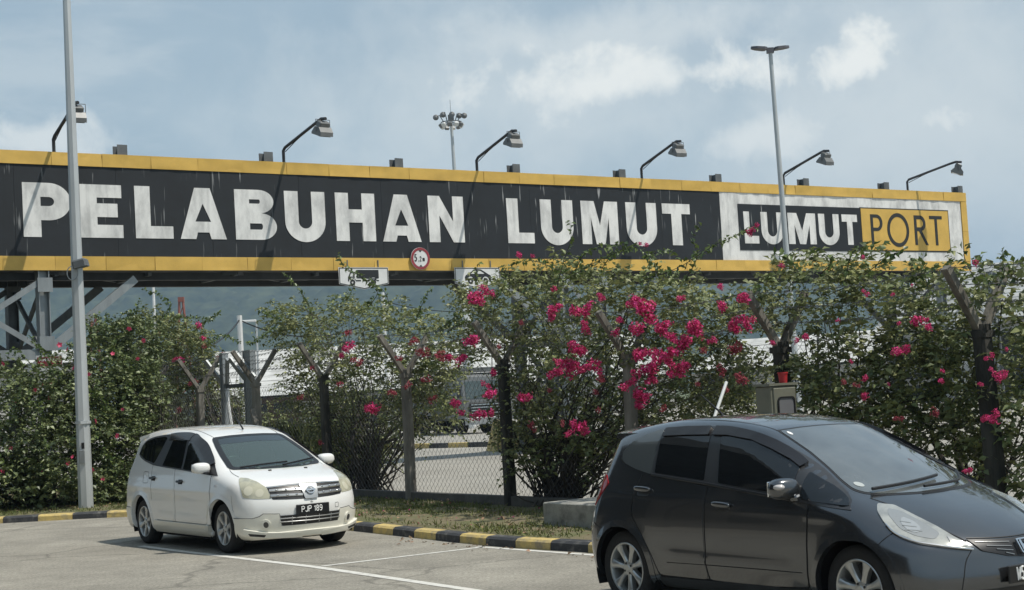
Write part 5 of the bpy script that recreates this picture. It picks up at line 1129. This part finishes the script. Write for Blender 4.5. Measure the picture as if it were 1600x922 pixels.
TK = thing('lorry', 'grey lorry with chrome bumper parked beyond the kerbed island', 'lorry', (tp.x, 76, 0), R(30))
mb = MB(); mb.prism([(-.0, .75), (-.06, 1.55), (.10, 2.75), (.35, 2.95), (1.9, 2.95), (1.9, .75)], 2.3, Matrix(((0, 0, 1, -1.15), (1, 0, 0, 0), (0, 1, 0, 0), (0, 0, 0, 1)))); mb.obj('cab', M_tgrey, TK)
mb = MB(); mb.box((0, .02, 2.12), (2.0, .05, .85), Matrix.Rotation(R(-8), 3, 'X')); mb.obj('windscreen', M_wscr, TK)
mb = MB(); mb.bbox((0, -.10, 1.18), (1.7, .06, .62), .02); gr = mb.obj('grille', M_trim, TK)
for k in range(4): mb = MB(); mb.box((0, -.15, .98+.14*k), (1.6, .03, .05)); mb.obj('grille_bar', M_chrome, gr)
mb = MB(); mb.bbox((0, -.16, .62), (2.3, .22, .36), .04); mb.obj('bumper', M_silver, TK)
for s in (-1, 1):
    mb = MB(); mb.bbox((s*.88, -.29, .66), (.34, .04, .18), .02); mb.obj('headlight', M_dhi, TK)
    mb = MB(); mb.bbox((s*1.38, -.05, 2.0), (.2, .1, .5), .03); mb.tube([(s*1.1, .1, 2.3), (s*1.38, -.05, 2.25)], .025, 5); mb.obj('mirror', M_trim, TK)
    for y in (1.15, 5.2, 6.4): mb = MB(); mb.lathe([(0, -.02), (.28, -.02), (.30, .04), (.5, .0), (.52, .05), (.52, .28), (.3, .3)], 26, 'x'); o = mb.obj('wheel', M_tyre, TK, (s*1.12-(.28 if s > 0 else -.28), y, .52)); o.scale = (-s, 1, 1)
mb = MB(); mb.box((0, .8, 3.1), (2.2, 1.2, .22)); mb.obj('roof_fairing', M_dsteel, TK)
mb = MB(); mb.box((0, 5.0, 1.35), (2.4, 5.8, .8)); mb.box((0, 4.4, .8), (.9, 7.0, .3)); mb.obj('cargo_bed', M_dsteel, TK)
rp = at_depth(412, 660, 44); rq = at_depth(525, 655, 42); RF = thing('rail_fence', 'brown three rail fence behind the roof of the white car', 'fence', (rp.x, 44, 0), math.atan2(-2, rq.x-rp.x)); rl = rq.x-rp.x+.3
M_rail = mat('rail_brown', (.15, .105, .085), .9, var=.3, vscale=4)
for z in (.95, 1.55, 1.98): mb = MB(); mb.box((rl/2, 0, z), (rl, .08, .15)); mb.obj('rail', M_rail, RF)
for k in range(3): mb = MB(); mb.box((.2+k*(rl-.4)/2, .10, 1.05), (.14, .12, 2.1)); mb.obj('post', M_rail, RF)

# ------------------------------------------------------------------ plants
M_leafb = mat('bougainvillea_leaf', (.155, .205, .078), .52, island=.55, trans=.22, spec=.5, col2=(.225, .225, .100), vscale=2.2, thr=(.35, .75))
M_leafn = mat('bougainvillea_leaf_fresh', (.100, .150, .042), .40, island=.45, trans=.25, spec=.5)
M_leafh = mat('hibiscus_leaf', (.130, .168, .068), .45, island=.55, trans=.16, spec=.55)
M_bark = mat('bark', (.075, .066, .055), .95, col2=(.030, .027, .024), vscale=12, thr=(.4, .65), bump=.5, bscale=40)
M_bract = mat('bract_magenta', (.62, .050, .165), .6, island=.6, trans=.30)
M_bractf = mat('bract_faded', (.34, .060, .070), .7, island=.5, trans=.25)
M_hib = mat('hibiscus_pink', (.62, .075, .125), .55, island=.2, trans=.2)
def unit(a): return a/(np.linalg.norm(a, axis=-1, keepdims=True)+1e-9)
def leaf_mesh(name, pos, d, n, L, wr, m, fold=.16):
    N = len(pos); d = unit(d); n = unit(n-d*(n*d).sum(1, keepdims=True)); s = np.cross(d, n); L = L[:, None]
    T = [(0, 0, 0), (.42, .5, fold), (.42, -.5, fold), (1, 0, -.10), (.42, 0, 0)]
    V = np.stack([pos+d*L*a+s*L*wr*b+n*L*c for a, b, c in T], 1).reshape(-1, 3)
    F = np.array([(0, 4, 1), (4, 3, 1), (0, 2, 4), (4, 2, 3)]); F = (np.arange(N)[:, None, None]*5+F[None]).reshape(-1, 3)
    return tri_mesh(name, V, F, m)
def tri_mesh(name, V, F, m):
    me = bpy.data.meshes.new(name); me.vertices.add(len(V)); me.vertices.foreach_set('co', V.astype(np.float32).ravel()); me.loops.add(len(F)*3); me.loops.foreach_set('vertex_index', F.astype(np.int32).ravel())
    me.polygons.add(len(F)); me.polygons.foreach_set('loop_start', np.arange(0, len(F)*3, 3, dtype=np.int32)); me.polygons.foreach_set('loop_total', np.full(len(F), 3, np.int32)); me.update(calc_edges=True); me.materials.append(m); return me
def spray(mb, lobes, base, per, leafL, tw=(.22, .42), stem=.0026, cane_every=34, droop=.35):
    """lobes: (centre, radii, density). returns leaf arrays; canes and twigs go into mb"""
    PP, DD, NN, LL = [], [], [], []
    base = np.array(base)
    for c, r, dens in lobes:
        c = np.array(c); r = np.array(r); k = int(per*dens*2.3)
        g = unit(RNG.normal(size=(k, 3))); rad = RNG.uniform(.12, 1, (k, 1))**.5; o = c+g*r*rad
        out = unit(o-(c*.65+np.array([base[0], base[1], c[2]-.5])*.35)); dr = unit(out*.8+RNG.normal(size=(k, 3))*.55+np.array([0, 0, .35]))
        for i in range(k):
            Lt = RNG.uniform(*tw); nl = max(4, int(Lt/.034)); t = np.linspace(.08, 1, nl)[:, None]; p = o[i]+dr[i]*Lt*t-np.array([0, 0, 1])*Lt*droop*t*t
            tg = dr[i]-np.array([0, 0, 1])*2*droop*t; sd = unit(np.cross(tg, [0, 0, 1.]))*np.where(np.arange(nl)%2, 1, -1)[:, None]
            ld = unit(sd+.45*tg+RNG.normal(size=(nl, 3))*.35+np.array([0, 0, -.15])); PP.append(p); DD.append(ld); NN.append(np.array([0, 0, 1.])+RNG.normal(size=(nl, 3))*.55); LL.append(RNG.uniform(.45, 1.3, nl)*leafL)
            if i % 4 == 0: mb.tube([o[i], o[i]+dr[i]*Lt*.5-np.array([0, 0, .25*droop*Lt]), o[i]+dr[i]*Lt-np.array([0, 0, droop*Lt])], [stem, stem*.8, stem*.4], 3, False)
            if i % cane_every == 0:
                m_ = base+(o[i]-base)*np.array([.38, .38, .5])+RNG.normal(size=3)*.26; m2 = base+(o[i]-base)*np.array([.74, .74, .85])+RNG.normal(size=3)*.2; b2 = base+np.array([RNG.normal()*.2, RNG.normal()*.2, 0])
                mb.tube([b2, (b2*.4+m_*.6)+RNG.normal(size=3)*.04, m_, m2, o[i]], [.016, .013, .010, .007, .004], 4, False)
    return [np.concatenate(a) for a in (PP, DD, NN, LL)]
def sprig(mb, pts, leafL, gap=.042, rad=.006):
    """one long arching shoot with leaves along it"""
    q = np.array(spl([tuple(p) for p in pts], 10)); seg = np.linalg.norm(np.diff(q, axis=0), axis=1); n = int(seg.sum()/gap); t = np.concatenate([[0], np.cumsum(seg)]); u = np.linspace(0, t[-1], n); P_ = np.stack([np.interp(u, t, q[:, k]) for k in range(3)], 1)
    mb.tube(P_[::2], list(np.linspace(rad, rad*.3, len(P_[::2]))), 4, False); tg = unit(np.gradient(P_, axis=0)); reps = 2
    P2 = np.repeat(P_, reps, 0); T2 = np.repeat(tg, reps, 0); m = len(P2)
    d = unit(RNG.normal(size=(m, 3))+T2*.5+np.array([0, 0, -.25])); return P2+RNG.normal(size=(m, 3))*.012, d, np.array([0, 0, 1.])+RNG.normal(size=(m, 3))*.6, RNG.uniform(.6, 1.15, m)*leafL
def fl(u, v, ru, rv, off=0., dens=1., dr=.75):
    off -= BACK[0]
    p = on_fence(u, v, off); k = p.y/FPX; return ((p.x, p.y, max(p.z, .25)), (ru*k, dr, rv*k), dens*ru*rv/3600*(p.y/25)**2)
def fp(pts, off=0.): return [on_fence(u, v, off) for u, v in pts]
BACK = [0.]
def cluster_mesh(seed, m, n):
    g = np.random.default_rng(seed); d = unit(g.normal(size=(n, 3))); cs = g.normal(size=(4, 3))*np.array([.29, .29, .22]); pos = cs[g.integers(0, 4, n)]+d*g.uniform(.2, .62, (n, 1))**.6
    c = np.repeat(pos, 3, 0); axis = np.repeat(unit(d+g.normal(size=(n, 3))*.5), 3, 0); a = unit(np.cross(axis, g.normal(size=(3*n, 3)))); dd = unit(a*.9+axis*.55)
    return leaf_mesh('flower_cluster', c, dd, axis, g.uniform(.34, .5, 3*n), .72, m, .10)
CL = [cluster_mesh(k, M_bract, 52) for k in range(5)]; CF = [cluster_mesh(k+9, M_bractf, 40) for k in range(4)]
def flowers(parent, L, off=.75):
    for e in L:
        u, v, r = e[:3]; fade = len(e) > 3; p = on_fence(u, v, off+random.uniform(-.15, .25)); k = p.y/FPX
        for j in range(1 if r < 7 else (2 if r < 10 else (3 if r < 14 else 5))):
            q = p+Vector((random.uniform(-.95, .95)*r*k, random.uniform(-.12, .12), random.uniform(-.6, .6)*r*k)) if j else p
            o = link('flower_cluster', random.choice(CF if fade else CL), parent, q); s = r*k*(.85 if r < 7 else (.68 if r < 14 else .56))*random.uniform(.75, 1.15); o.scale = (s, s, s*.9); o.rotation_euler = (random.uniform(0, 6), random.uniform(0, 6), random.uniform(0, 6))
def bush(name, label, cat, base, lobes, sprigs, per, leafL, m, wr=.62, trunk=5, droop=.35, group=None, m2=None, tw=(.22, .42)):
    t = link(name, None); tag(t, label, cat, group); mb = MB(); base = Vector(base)
    for k in range(trunk):
        a = 2*math.pi*k/trunk+.4; o = Vector((math.cos(a)*.10, math.sin(a)*.10, 0)); ld = random.choice(lobes)[0]; e = base.lerp(Vector(ld), .55)
        mb.tube([base+o-Vector((0, 0, .1)), base+o*1.7+Vector((0, 0, .45)), base+o*3+Vector((random.uniform(-.1, .1), 0, .9)), e], [.055, .045, .035, .014], 6, False)
    A = [spray(mb, lobes, base, per, leafL, droop=droop, tw=tw)]
    mb.smooth = False; S = [sprig(mb, q, leafL*1.02) for q in sprigs]
    mb.obj('trunk', M_bark, t)
    P_, D_, N_, L_s = [np.concatenate(x) for x in zip(*A)]
    o = link('foliage', leaf_mesh('foliage', P_, D_, N_, L_s, wr, m), t); tag(o, kind='stuff')
    if S:
        P_, D_, N_, L_s = [np.concatenate(x) for x in zip(*S)]; o = link('shoots', leaf_mesh('shoots', P_, D_, N_, L_s, wr, m2 or M_leafn), t); tag(o, kind='stuff')
    return t
bgrp = 'bougainvillea bushes along the fence'
BACK[0] = .75
bs = on_fence(575, 772, -.6); bs.z = .1
t = bush('bougainvillea', 'sparse bougainvillea with few faded flowers between the white car and the third post', 'bush', bs,
  [fl(468, 520, 52, 46, 0, .9), fl(440, 495, 32, 26, .2, .6), fl(555, 500, 62, 32, .1), fl(625, 510, 52, 32, .2), fl(690, 540, 34, 38, .2, .7), fl(500, 590, 58, 50), fl(590, 580, 66, 52), fl(565, 670, 74, 58, -.1, 1.1), fl(640, 640, 50, 44, .1), fl(676, 600, 40, 40, .2), fl(480, 640, 36, 40, 0, .6), fl(555, 715, 56, 34, 0, 1.3), fl(520, 640, 44, 50, 0, .8), fl(690, 640, 26, 36, .2, .8), fl(668, 580, 48, 46, .1, 1.)],
  [fp([(490, 500), (478, 470), (460, 443), (443, 427)], .3), fp([(575, 480), (590, 455), (565, 432), (540, 418), (526, 398)], .3), fp([(650, 500), (662, 470), (672, 450)], .2), fp([(440, 500), (420, 490), (406, 487)], .3), fp([(610, 480), (600, 455), (580, 445)], .2), fp([(540, 470), (552, 448), (548, 432)], .1), fp([(680, 520), (705, 500), (722, 492)], .2), fp([(430, 510), (405, 530), (385, 538)], .3)], 100, .082, M_leafb, group=bgrp)
flowers(t, [(540, 545, 10), (532, 556, 7), (585, 640, 11), (660, 548, 10, 1), (690, 556, 10, 1), (650, 532, 8, 1), (530, 600, 7, 1), (610, 615, 7, 1), (700, 560, 9), (708, 628, 10), (722, 645, 8), (488, 575, 6, 1), (548, 520, 7, 1), (500, 690, 6, 1), (680, 620, 9, 1), (470, 620, 5, 1), (560, 566, 8, 1), (627, 560, 7, 1), (668, 592, 8, 1), (640, 600, 7, 1)], .7)
BACK[0] = .4
bs = on_fence(870, 772, -.3); bs.z = .1
t = bush('bougainvillea', 'big bougainvillea in the middle covered with bright magenta flower clusters', 'bush', bs,
  [fl(748, 478, 42, 38, .1), fl(815, 468, 52, 48, .1), fl(890, 458, 56, 40, .1), fl(960, 470, 60, 46, .1), fl(1030, 480, 56, 48, .1), fl(1100, 490, 56, 46, .1), fl(1160, 500, 46, 44, .1, .8), fl(745, 535, 40, 36, .1, .9), fl(830, 560, 62, 56), fl(920, 560, 66, 58), fl(1010, 560, 66, 58), fl(1095, 565, 60, 52), fl(1150, 590, 46, 54, .1), fl(810, 645, 52, 48, 0, 1.0), fl(880, 650, 66, 56, 0, .95), fl(970, 650, 66, 54), fl(1060, 640, 60, 52), fl(1130, 640, 52, 44, 0, .9), fl(860, 705, 66, 44, 0, 1.2), fl(930, 700, 56, 40, 0, 1.2), fl(1010, 690, 50, 36, 0, .8), fl(870, 425, 30, 24, .2, .35), fl(1010, 432, 40, 24, .2, .35)],
  [fp([(870, 450), (880, 410), (892, 375), (890, 345)], .4), fp([(880, 440), (930, 410), (985, 388), (1008, 398), (1030, 420)], .4), fp([(1000, 440), (1060, 418), (1115, 384), (1150, 368), (1182, 357)], .4), fp([(745, 470), (742, 440), (747, 412)], .2), fp([(880, 425), (835, 408), (800, 412)], .3), fp([(1070, 440), (1090, 400), (1082, 372), (1092, 350)], .3), fp([(900, 420), (920, 392), (980, 380)], .3), fp([(770, 470), (790, 440), (780, 425)], .2), fp([(1120, 470), (1170, 455), (1195, 448)], .3), fp([(940, 420), (960, 395), (990, 385)], .3), fp([(730, 500), (712, 508), (700, 520)], .2), fp([(1010, 400), (1045, 392), (1060, 405)], .3)], 108, .080, M_leafb, group=bgrp)
flowers(t, [(905, 487, 14), (862, 489, 12), (875, 478, 8), (1010, 487, 20), (985, 476, 12), (1033, 512, 15), (1080, 515, 16), (1115, 530, 9), (1065, 538, 15), (1040, 560, 16), (1022, 548, 12), (900, 545, 15), (888, 575, 18), (870, 582, 11), (925, 572, 14), (995, 553, 16), (1005, 578, 15), (1060, 575, 14), (1075, 572, 10), (1000, 615, 14), (997, 635, 10), (742, 468, 14), (760, 455, 10), (738, 530, 14), (726, 558, 10), (772, 583, 9), (766, 617, 13), (756, 600, 7), (815, 620, 10), (905, 668, 15), (890, 675, 8), (835, 670, 9, 1), (745, 650, 10), (768, 645, 9), (1125, 447, 9), (1160, 465, 12), (1128, 475, 10), (1165, 505, 14), (1142, 508, 10), (1150, 515, 8), (1066, 466, 8), (1000, 380, 5), (1010, 383, 5), (940, 466, 9), (970, 500, 9), (1145, 545, 12, 1), (1155, 590, 12, 1), (1130, 580, 10, 1), (915, 510, 10), (1020, 590, 10), (940, 590, 9, 1), (960, 520, 9), (980, 600, 11), (1050, 530, 10), (1000, 510, 12), (860, 610, 6, 1), (1100, 545, 8, 1), (1135, 610, 9, 1), (812, 398, 7), (832, 400, 4), (930, 612, 8, 1), (1035, 640, 7, 1), (935, 640, 5, 1), (878, 660, 7, 1), (780, 540, 6, 1), (815, 505, 6, 1), (865, 452, 6), (1090, 600, 7, 1), (1176, 360, 8), (1183, 352, 5)], .85)
BACK[0] = .3
bs = Vector((3.75, 19.3, .1))
t = bush('bougainvillea', 'dense bougainvillea right of the meter cabinet with white roofs showing through', 'bush', bs,
  [fl(1225, 445, 40, 36, 0), fl(1285, 432, 46, 34, 0), fl(1345, 440, 44, 40, 0), fl(1400, 470, 48, 40, 0), fl(1450, 445, 34, 34, 0, .7), fl(1240, 520, 36, 34, 0, .6), fl(1330, 520, 60, 40, 0, .9), fl(1410, 540, 60, 52, 0, 1.1), fl(1480, 530, 48, 50, 0), fl(1265, 590, 50, 46, 0, .9), fl(1340, 590, 62, 46, 0, 1.1), fl(1420, 610, 62, 52, 0, 1.2), fl(1490, 610, 52, 56, 0, 1.1), fl(1290, 640, 60, 40, .1, 1.2), fl(1380, 660, 66, 44, .1, 1.3), fl(1460, 680, 66, 44, 0, 1.2), fl(1520, 690, 36, 50, 0, .8), fl(1300, 470, 50, 30, 0, .5), fl(1195, 480, 26, 40, .1, .6)],
  [fp([(1320, 440), (1328, 405), (1340, 388), (1380, 382)], .2), fp([(1250, 430), (1230, 405), (1205, 398)], .2), fp([(1430, 450), (1428, 425), (1418, 402)], .1), fp([(1450, 450), (1444, 425), (1440, 400)], .1), fp([(1350, 430), (1390, 400), (1412, 392)], .2), fp([(1280, 430), (1300, 408), (1270, 395)], .2), fp([(1370, 440), (1352, 410), (1345, 395)], .1), fp([(1420, 440), (1445, 425), (1470, 420), (1490, 408)], .1)], 100, .084, M_leafb, wr=.66, group=bgrp)
flowers(t, [(1440, 500, 10), (1448, 512, 9), (1432, 508, 7), (1412, 546, 11), (1405, 550, 8), (1350, 618, 8), (1352, 590, 7), (1408, 655, 8, 1), (1258, 525, 8), (1245, 532, 6), (1222, 415, 5), (1356, 460, 6), (1350, 455, 5), (1472, 580, 6), (1470, 596, 7), (1330, 565, 4), (1405, 505, 5), (1388, 600, 4), (1310, 500, 4), (1318, 595, 6, 1), (1335, 600, 7, 1), (1460, 645, 8, 1), (1205, 535, 7), (1348, 402, 4), (1425, 445, 3), (1230, 640, 4), (1395, 460, 4)], .8)
BACK[0] = .25
bs = Vector((4.9, 17.3, .1))
t = bush('bougainvillea', 'large leaved bougainvillea at the right edge round the dark forked post', 'bush', bs,
  [fl(1530, 455, 40, 46, -.2, .8), fl(1582, 470, 40, 56, -.1, .8), fl(1520, 540, 36, 46, -.3, .8), fl(1588, 570, 42, 60, 0, .9), fl(1600, 660, 46, 60, 0, .9), fl(1530, 620, 36, 50, -.5, .9), fl(1585, 740, 46, 50, 0, .8), fl(1540, 720, 30, 40, -.4, .8), fl(1640, 520, 50, 90, 0, .8), fl(1650, 680, 50, 80, 0, .8)],
  [fp([(1530, 450), (1512, 415), (1505, 395), (1512, 388)], .3), fp([(1560, 450), (1570, 420), (1563, 400), (1572, 395)], .1), fp([(1540, 440), (1535, 412), (1530, 400)], .2), fp([(1590, 440), (1580, 415), (1590, 405)], .1)], 84, .090, M_leafb, wr=.68, group=bgrp)
flowers(t, [(1545, 652, 11), (1535, 656, 7), (1555, 585, 11), (1560, 592, 8), (1550, 578, 7), (1523, 410, 6), (1533, 600, 6), (1572, 545, 5), (1540, 560, 5), (1515, 735, 7), (1550, 555, 5)], .9)
BACK[0] = 0.
def dl(u, v, ru, rv, y, dens=1., dr=1.2):
    p = at_depth(u, v, y); k = y/FPX; return ((p.x, p.y, max(p.z, .3)), (ru*k, dr, rv*k), dens*ru*rv/3600*(y/25)**2)
hgrp = 'hibiscus hedge by the kerb'
HEDG = []
for (lab, base, lobes, sps) in (
  ('hibiscus hedge left of the tall grey pole, under the lattice tower', (-9.6, 30.8, .1), [dl(10, 605, 48, 46, 31), dl(62, 618, 50, 46, 31), dl(105, 640, 42, 60, 31.2), dl(15, 690, 60, 54, 30.2), dl(85, 700, 60, 56, 30.2), dl(20, 755, 70, 40, 29.8), dl(100, 755, 56, 38, 29.8), dl(105, 580, 30, 30, 31.5, .8), dl(-60, 640, 60, 90, 31), dl(-50, 740, 70, 60, 30)],
   [[at_depth(*q, 31) for q in ((10, 590), (12, 560), (18, 545), (28, 548))], [at_depth(*q, 31) for q in ((40, 590), (32, 566), (20, 556))]]),
  ('tall dark hibiscus hedge between the tall grey pole and the white car', (-7.1, 31.2, .1), [dl(165, 555, 44, 46, 32), dl(215, 535, 40, 40, 32.5), dl(180, 610, 52, 56, 31.4), dl(225, 610, 38, 60, 31.6), dl(150, 680, 48, 60, 30.6), dl(200, 690, 48, 62, 30.8), dl(160, 755, 50, 40, 30.2), dl(205, 755, 40, 36, 30.4), dl(175, 520, 34, 26, 32.5, .8), dl(235, 680, 24, 50, 31.5, .8)],
   [[at_depth(*q, 32) for q in ((215, 520), (250, 500), (265, 478), (250, 462), (225, 452))], [at_depth(*q, 32) for q in ((190, 515), (205, 490), (225, 480))], [at_depth(*q, 32) for q in ((160, 530), (150, 505), (155, 488))]])):
    lobes = [(c, tuple(q*random.uniform(.8, 1.12) for q in r), d*random.uniform(.55, 1.15)) for c, r, d in lobes]
    for c, r, d in lobes[:8]:
        for _ in range(2):
            a = Vector(c)+Vector((random.uniform(-.6, .6)*r[0], -r[1]*random.uniform(.3, .9), r[2]*random.uniform(.3, .9))); b2 = a+Vector((random.uniform(-.35, .35), -random.uniform(.05, .3), random.uniform(.3, .6))); sps = sps+[[a, a.lerp(b2, .5)+Vector((0, 0, .06)), b2]]
    t = bush('hibiscus_hedge', lab, 'hedge', base, lobes, sps, 150, .090, M_leafh, wr=.72, droop=.25, group=hgrp, m2=M_leafn, tw=(.18, .36)); HEDG.append(t)
t = bush('bougainvillea', 'bougainvillea mass behind the chain link left of the narrow gate', 'bush', fence_pt(-12.2, -1.0, .1),
  [fl(265, 530, 42, 42, -1.2), fl(300, 560, 38, 52, -1.1), fl(255, 590, 40, 60, -1.0), fl(300, 630, 44, 50, -1.0), fl(320, 540, 24, 30, -1.2, .7), fl(250, 650, 40, 50, -1), fl(330, 600, 22, 50, -1.2, .8), fl(370, 640, 30, 40, -1.6, .8), fl(240, 505, 34, 24, -1.2, .8), fl(310, 690, 60, 40, -1, .8), fl(420, 655, 30, 20, -2., .6), fl(370, 690, 60, 30, -1.5, .8)],
  [fp([(300, 520), (325, 500), (345, 488)], -1.2), fp([(320, 545), (345, 525), (375, 535)], -1.2), fp([(260, 510), (280, 495), (330, 500)], -1.2)], 110, .080, M_leafb, group=bgrp)
flowers(t, [(282, 562, 8), (272, 563, 5), (310, 508, 6), (320, 540, 5, 1), (248, 523, 5), (225, 531, 4), (300, 600, 7, 1), (280, 640, 7, 1), (350, 552, 6, 1), (318, 528, 6), (340, 558, 5, 1), (260, 620, 5, 1)], -.6)
# hibiscus flowers, each a bloom on its hedge
def bloom_mesh():
    g = np.random.default_rng(3); a = np.arange(5)*2*np.pi/5; d = np.stack([np.cos(a), np.sin(a)*.25-.5, np.sin(a)], 1); return leaf_mesh('flower', np.zeros((5, 3)), d, np.tile([0, -1., 0], (5, 1)), np.full(5, 1.), .95, M_hib, .05)
BM = bloom_mesh()
for u, v in ((106, 546), (139, 585), (78, 622), (22, 628), (17, 700), (114, 714), (184, 681), (151, 658), (55, 609), (93, 539), (202, 513), (225, 532), (67, 736), (107, 724), (160, 748), (144, 733), (3, 737), (6, 568), (116, 575), (176, 553), (215, 560), (192, 640)):
    h = HEDG[0 if u < 118 else 1]; p = at_depth(u, v, 29.2 if v > 640 else 30.2); o = link('flower', BM, h, p); s = random.uniform(.045, .068); o.scale = (s, s, s); o.rotation_euler = (random.uniform(-.6, .6), random.uniform(0, 6), random.uniform(-.7, .7))
# grass tufts and litter on the verge
def scatter_verge(n, test):
    out = []
    while len(out) < n:
        x, y = RNG.uniform(-13, 5.2), RNG.uniform(11, 34)
        if in_poly(x, y, verge_poly) and test(x, y): out.append((x, y))
    return np.array(out)
def nz_(x, y): return math.sin(x*1.7+1.3*math.sin(y*.9))*math.sin(y*1.3+x*.6)
near_kerb = lambda x, y: (Vector((x, y, 0))-FEN_O).dot(FN) > -.5
q = scatter_verge(34000, lambda x, y: near_kerb(x, y) and RNG.uniform() < .45+.5*nz_(x, y)); N = len(q)
pos = np.stack([q[:, 0], q[:, 1], np.full(N, .115)], 1); d = unit(RNG.normal(size=(N, 3))*.55+np.array([0, 0, .8])); d[:, 2] = np.abs(d[:, 2])
o = link('grass_tufts', leaf_mesh('grass_tufts', pos, d, RNG.normal(size=(N, 3)), RNG.uniform(.03, .095, N), .12, mat('grass_blade', (.15, .18, .055), .7, island=.5, trans=.2)), None); tag(o, kind='stuff')
q = scatter_verge(1500, near_kerb); e = np.array([(KP[i].x-.12*RNG.uniform(.1, 2.4)+RNG.normal()*.12, KP[i].y-.1+RNG.normal()*.2) for i in RNG.integers(3, 24, 150)]); lot = np.array([(x, y) for x, y in e if not in_poly(x, y, [(p.x, p.y) for p in KR]+[(-24, 60), (30, 60)])])
pos = np.concatenate([np.stack([q[:, 0], q[:, 1], np.full(len(q), .15)], 1), np.stack([lot[:, 0], lot[:, 1], np.full(len(lot), .008)], 1)]); N = len(pos)
o = link('fallen_leaves', leaf_mesh('fallen_leaves', pos, RNG.normal(size=(N, 3))*np.array([1, 1, .25]), np.array([0, 0, 1.])+RNG.normal(size=(N, 3))*.3, RNG.uniform(.03, .075, N), .65, mat('dry_leaf', (.22, .15, .085), .8, island=.6)), None); tag(o, kind='stuff')
q = scatter_verge(160, near_kerb); pos = np.stack([q[:, 0], q[:, 1], np.full(len(q), .155)], 1); N = len(pos)
o = link('fallen_petals', leaf_mesh('fallen_petals', pos, RNG.normal(size=(N, 3))*np.array([1, 1, .2]), np.array([0, 0, 1.])+RNG.normal(size=(N, 3))*.3, RNG.uniform(.03, .05, N), .8, M_bract), None); tag(o, kind='stuff')
# rank grass behind the gate
p = at_depth(470, 690, 36); N = 2600; pos = np.stack([p.x+RNG.normal(size=N)*.55, p.y+RNG.normal(size=N)*1.2, np.zeros(N)], 1); d = unit(RNG.normal(size=(N, 3))*.28+np.array([0, 0, 1.]))
o = link('rank_grass', leaf_mesh('rank_grass', pos, d, RNG.normal(size=(N, 3)), RNG.uniform(.5, 1.55, N), .022, mat('rank_grass_blade', (.12, .15, .05), .6, island=.4, trans=.25)), None); tag(o, kind='stuff')

# ------------------------------------------------------------------ terminal building across the lot, seen only as a reflection
M_tw = mat('terminal_wall', (.055, .053, .048), .85, var=.2, vscale=.5)
TB = thing('terminal_building', 'long tall terminal building with a flat roof along the left side of the parking lot', 'building', (-12.2, 1, 0), R(90))
mb = MB(); mb.box((0, 6, 4.7), (44, 8, 9.4)); mb.obj('wall', M_tw, TB)
mb = MB(); mb.box((0, 5.2, 9.75), (45, 11.6, .7)); mb.obj('roof', M_dsteel, TB)
for k in range(8): mb = MB(); mb.box((-21+6*k, .4, 4.7), (.4, .4, 9.4)); mb.obj('column', M_tw, TB)
for k in range(7): mb = MB(); mb.box((-18+6*k, 1.97, 2.2), (4.2, .08, 3.2)); mb.obj('window', M_tint, TB); mb = MB(); mb.box((-18+6*k, 1.97, 6.6), (4.2, .08, 1.8)); mb.obj('window', M_tint, TB)
M_leaft = mat('tree_leaf', (.05, .075, .03), .5, island=.5, trans=.15)
for k, (x, y) in enumerate(((-17.5, 32.5), (-24, 41), (-19, 47))):
    t = bush('roadside_tree', ['rounded roadside tree nearest the terminal building', 'roadside tree second from the terminal building', 'roadside tree farthest from the terminal building'][k], 'tree', (x, y, 0), [((x, y, 4.6), (2.2, 2.2, 1.5), 1.5), ((x-1, y+.6, 6.2), (1.8, 1.8, 1.3), 1.2), ((x+.8, y-.6, 6.0), (1.6, 1.6, 1.3), 1.2)], [], 260, .22, M_leaft, trunk=3, group='roadside trees', tw=(.5, 1.0))
# ------------------------------------------------------------------ air
hm = bpy.data.materials.new('haze_air'); hm.use_nodes = True; nt = hm.node_tree; nt.nodes.clear(); ou = nt.nodes.new('ShaderNodeOutputMaterial'); pv = nt.nodes.new('ShaderNodeVolumePrincipled')
pv.inputs['Color'].default_value = (.50, .73, 1, 1); pv.inputs['Density'].default_value = 0.00019; pv.inputs['Anisotropy'].default_value = .0; nt.links.new(pv.outputs[0], ou.inputs['Volume'])
mb = MB(); mb.box((0, 1500, 159), (10400, 9400, 322)); hz_ = mb.obj('haze', hm); tag(hz_, kind='stuff')
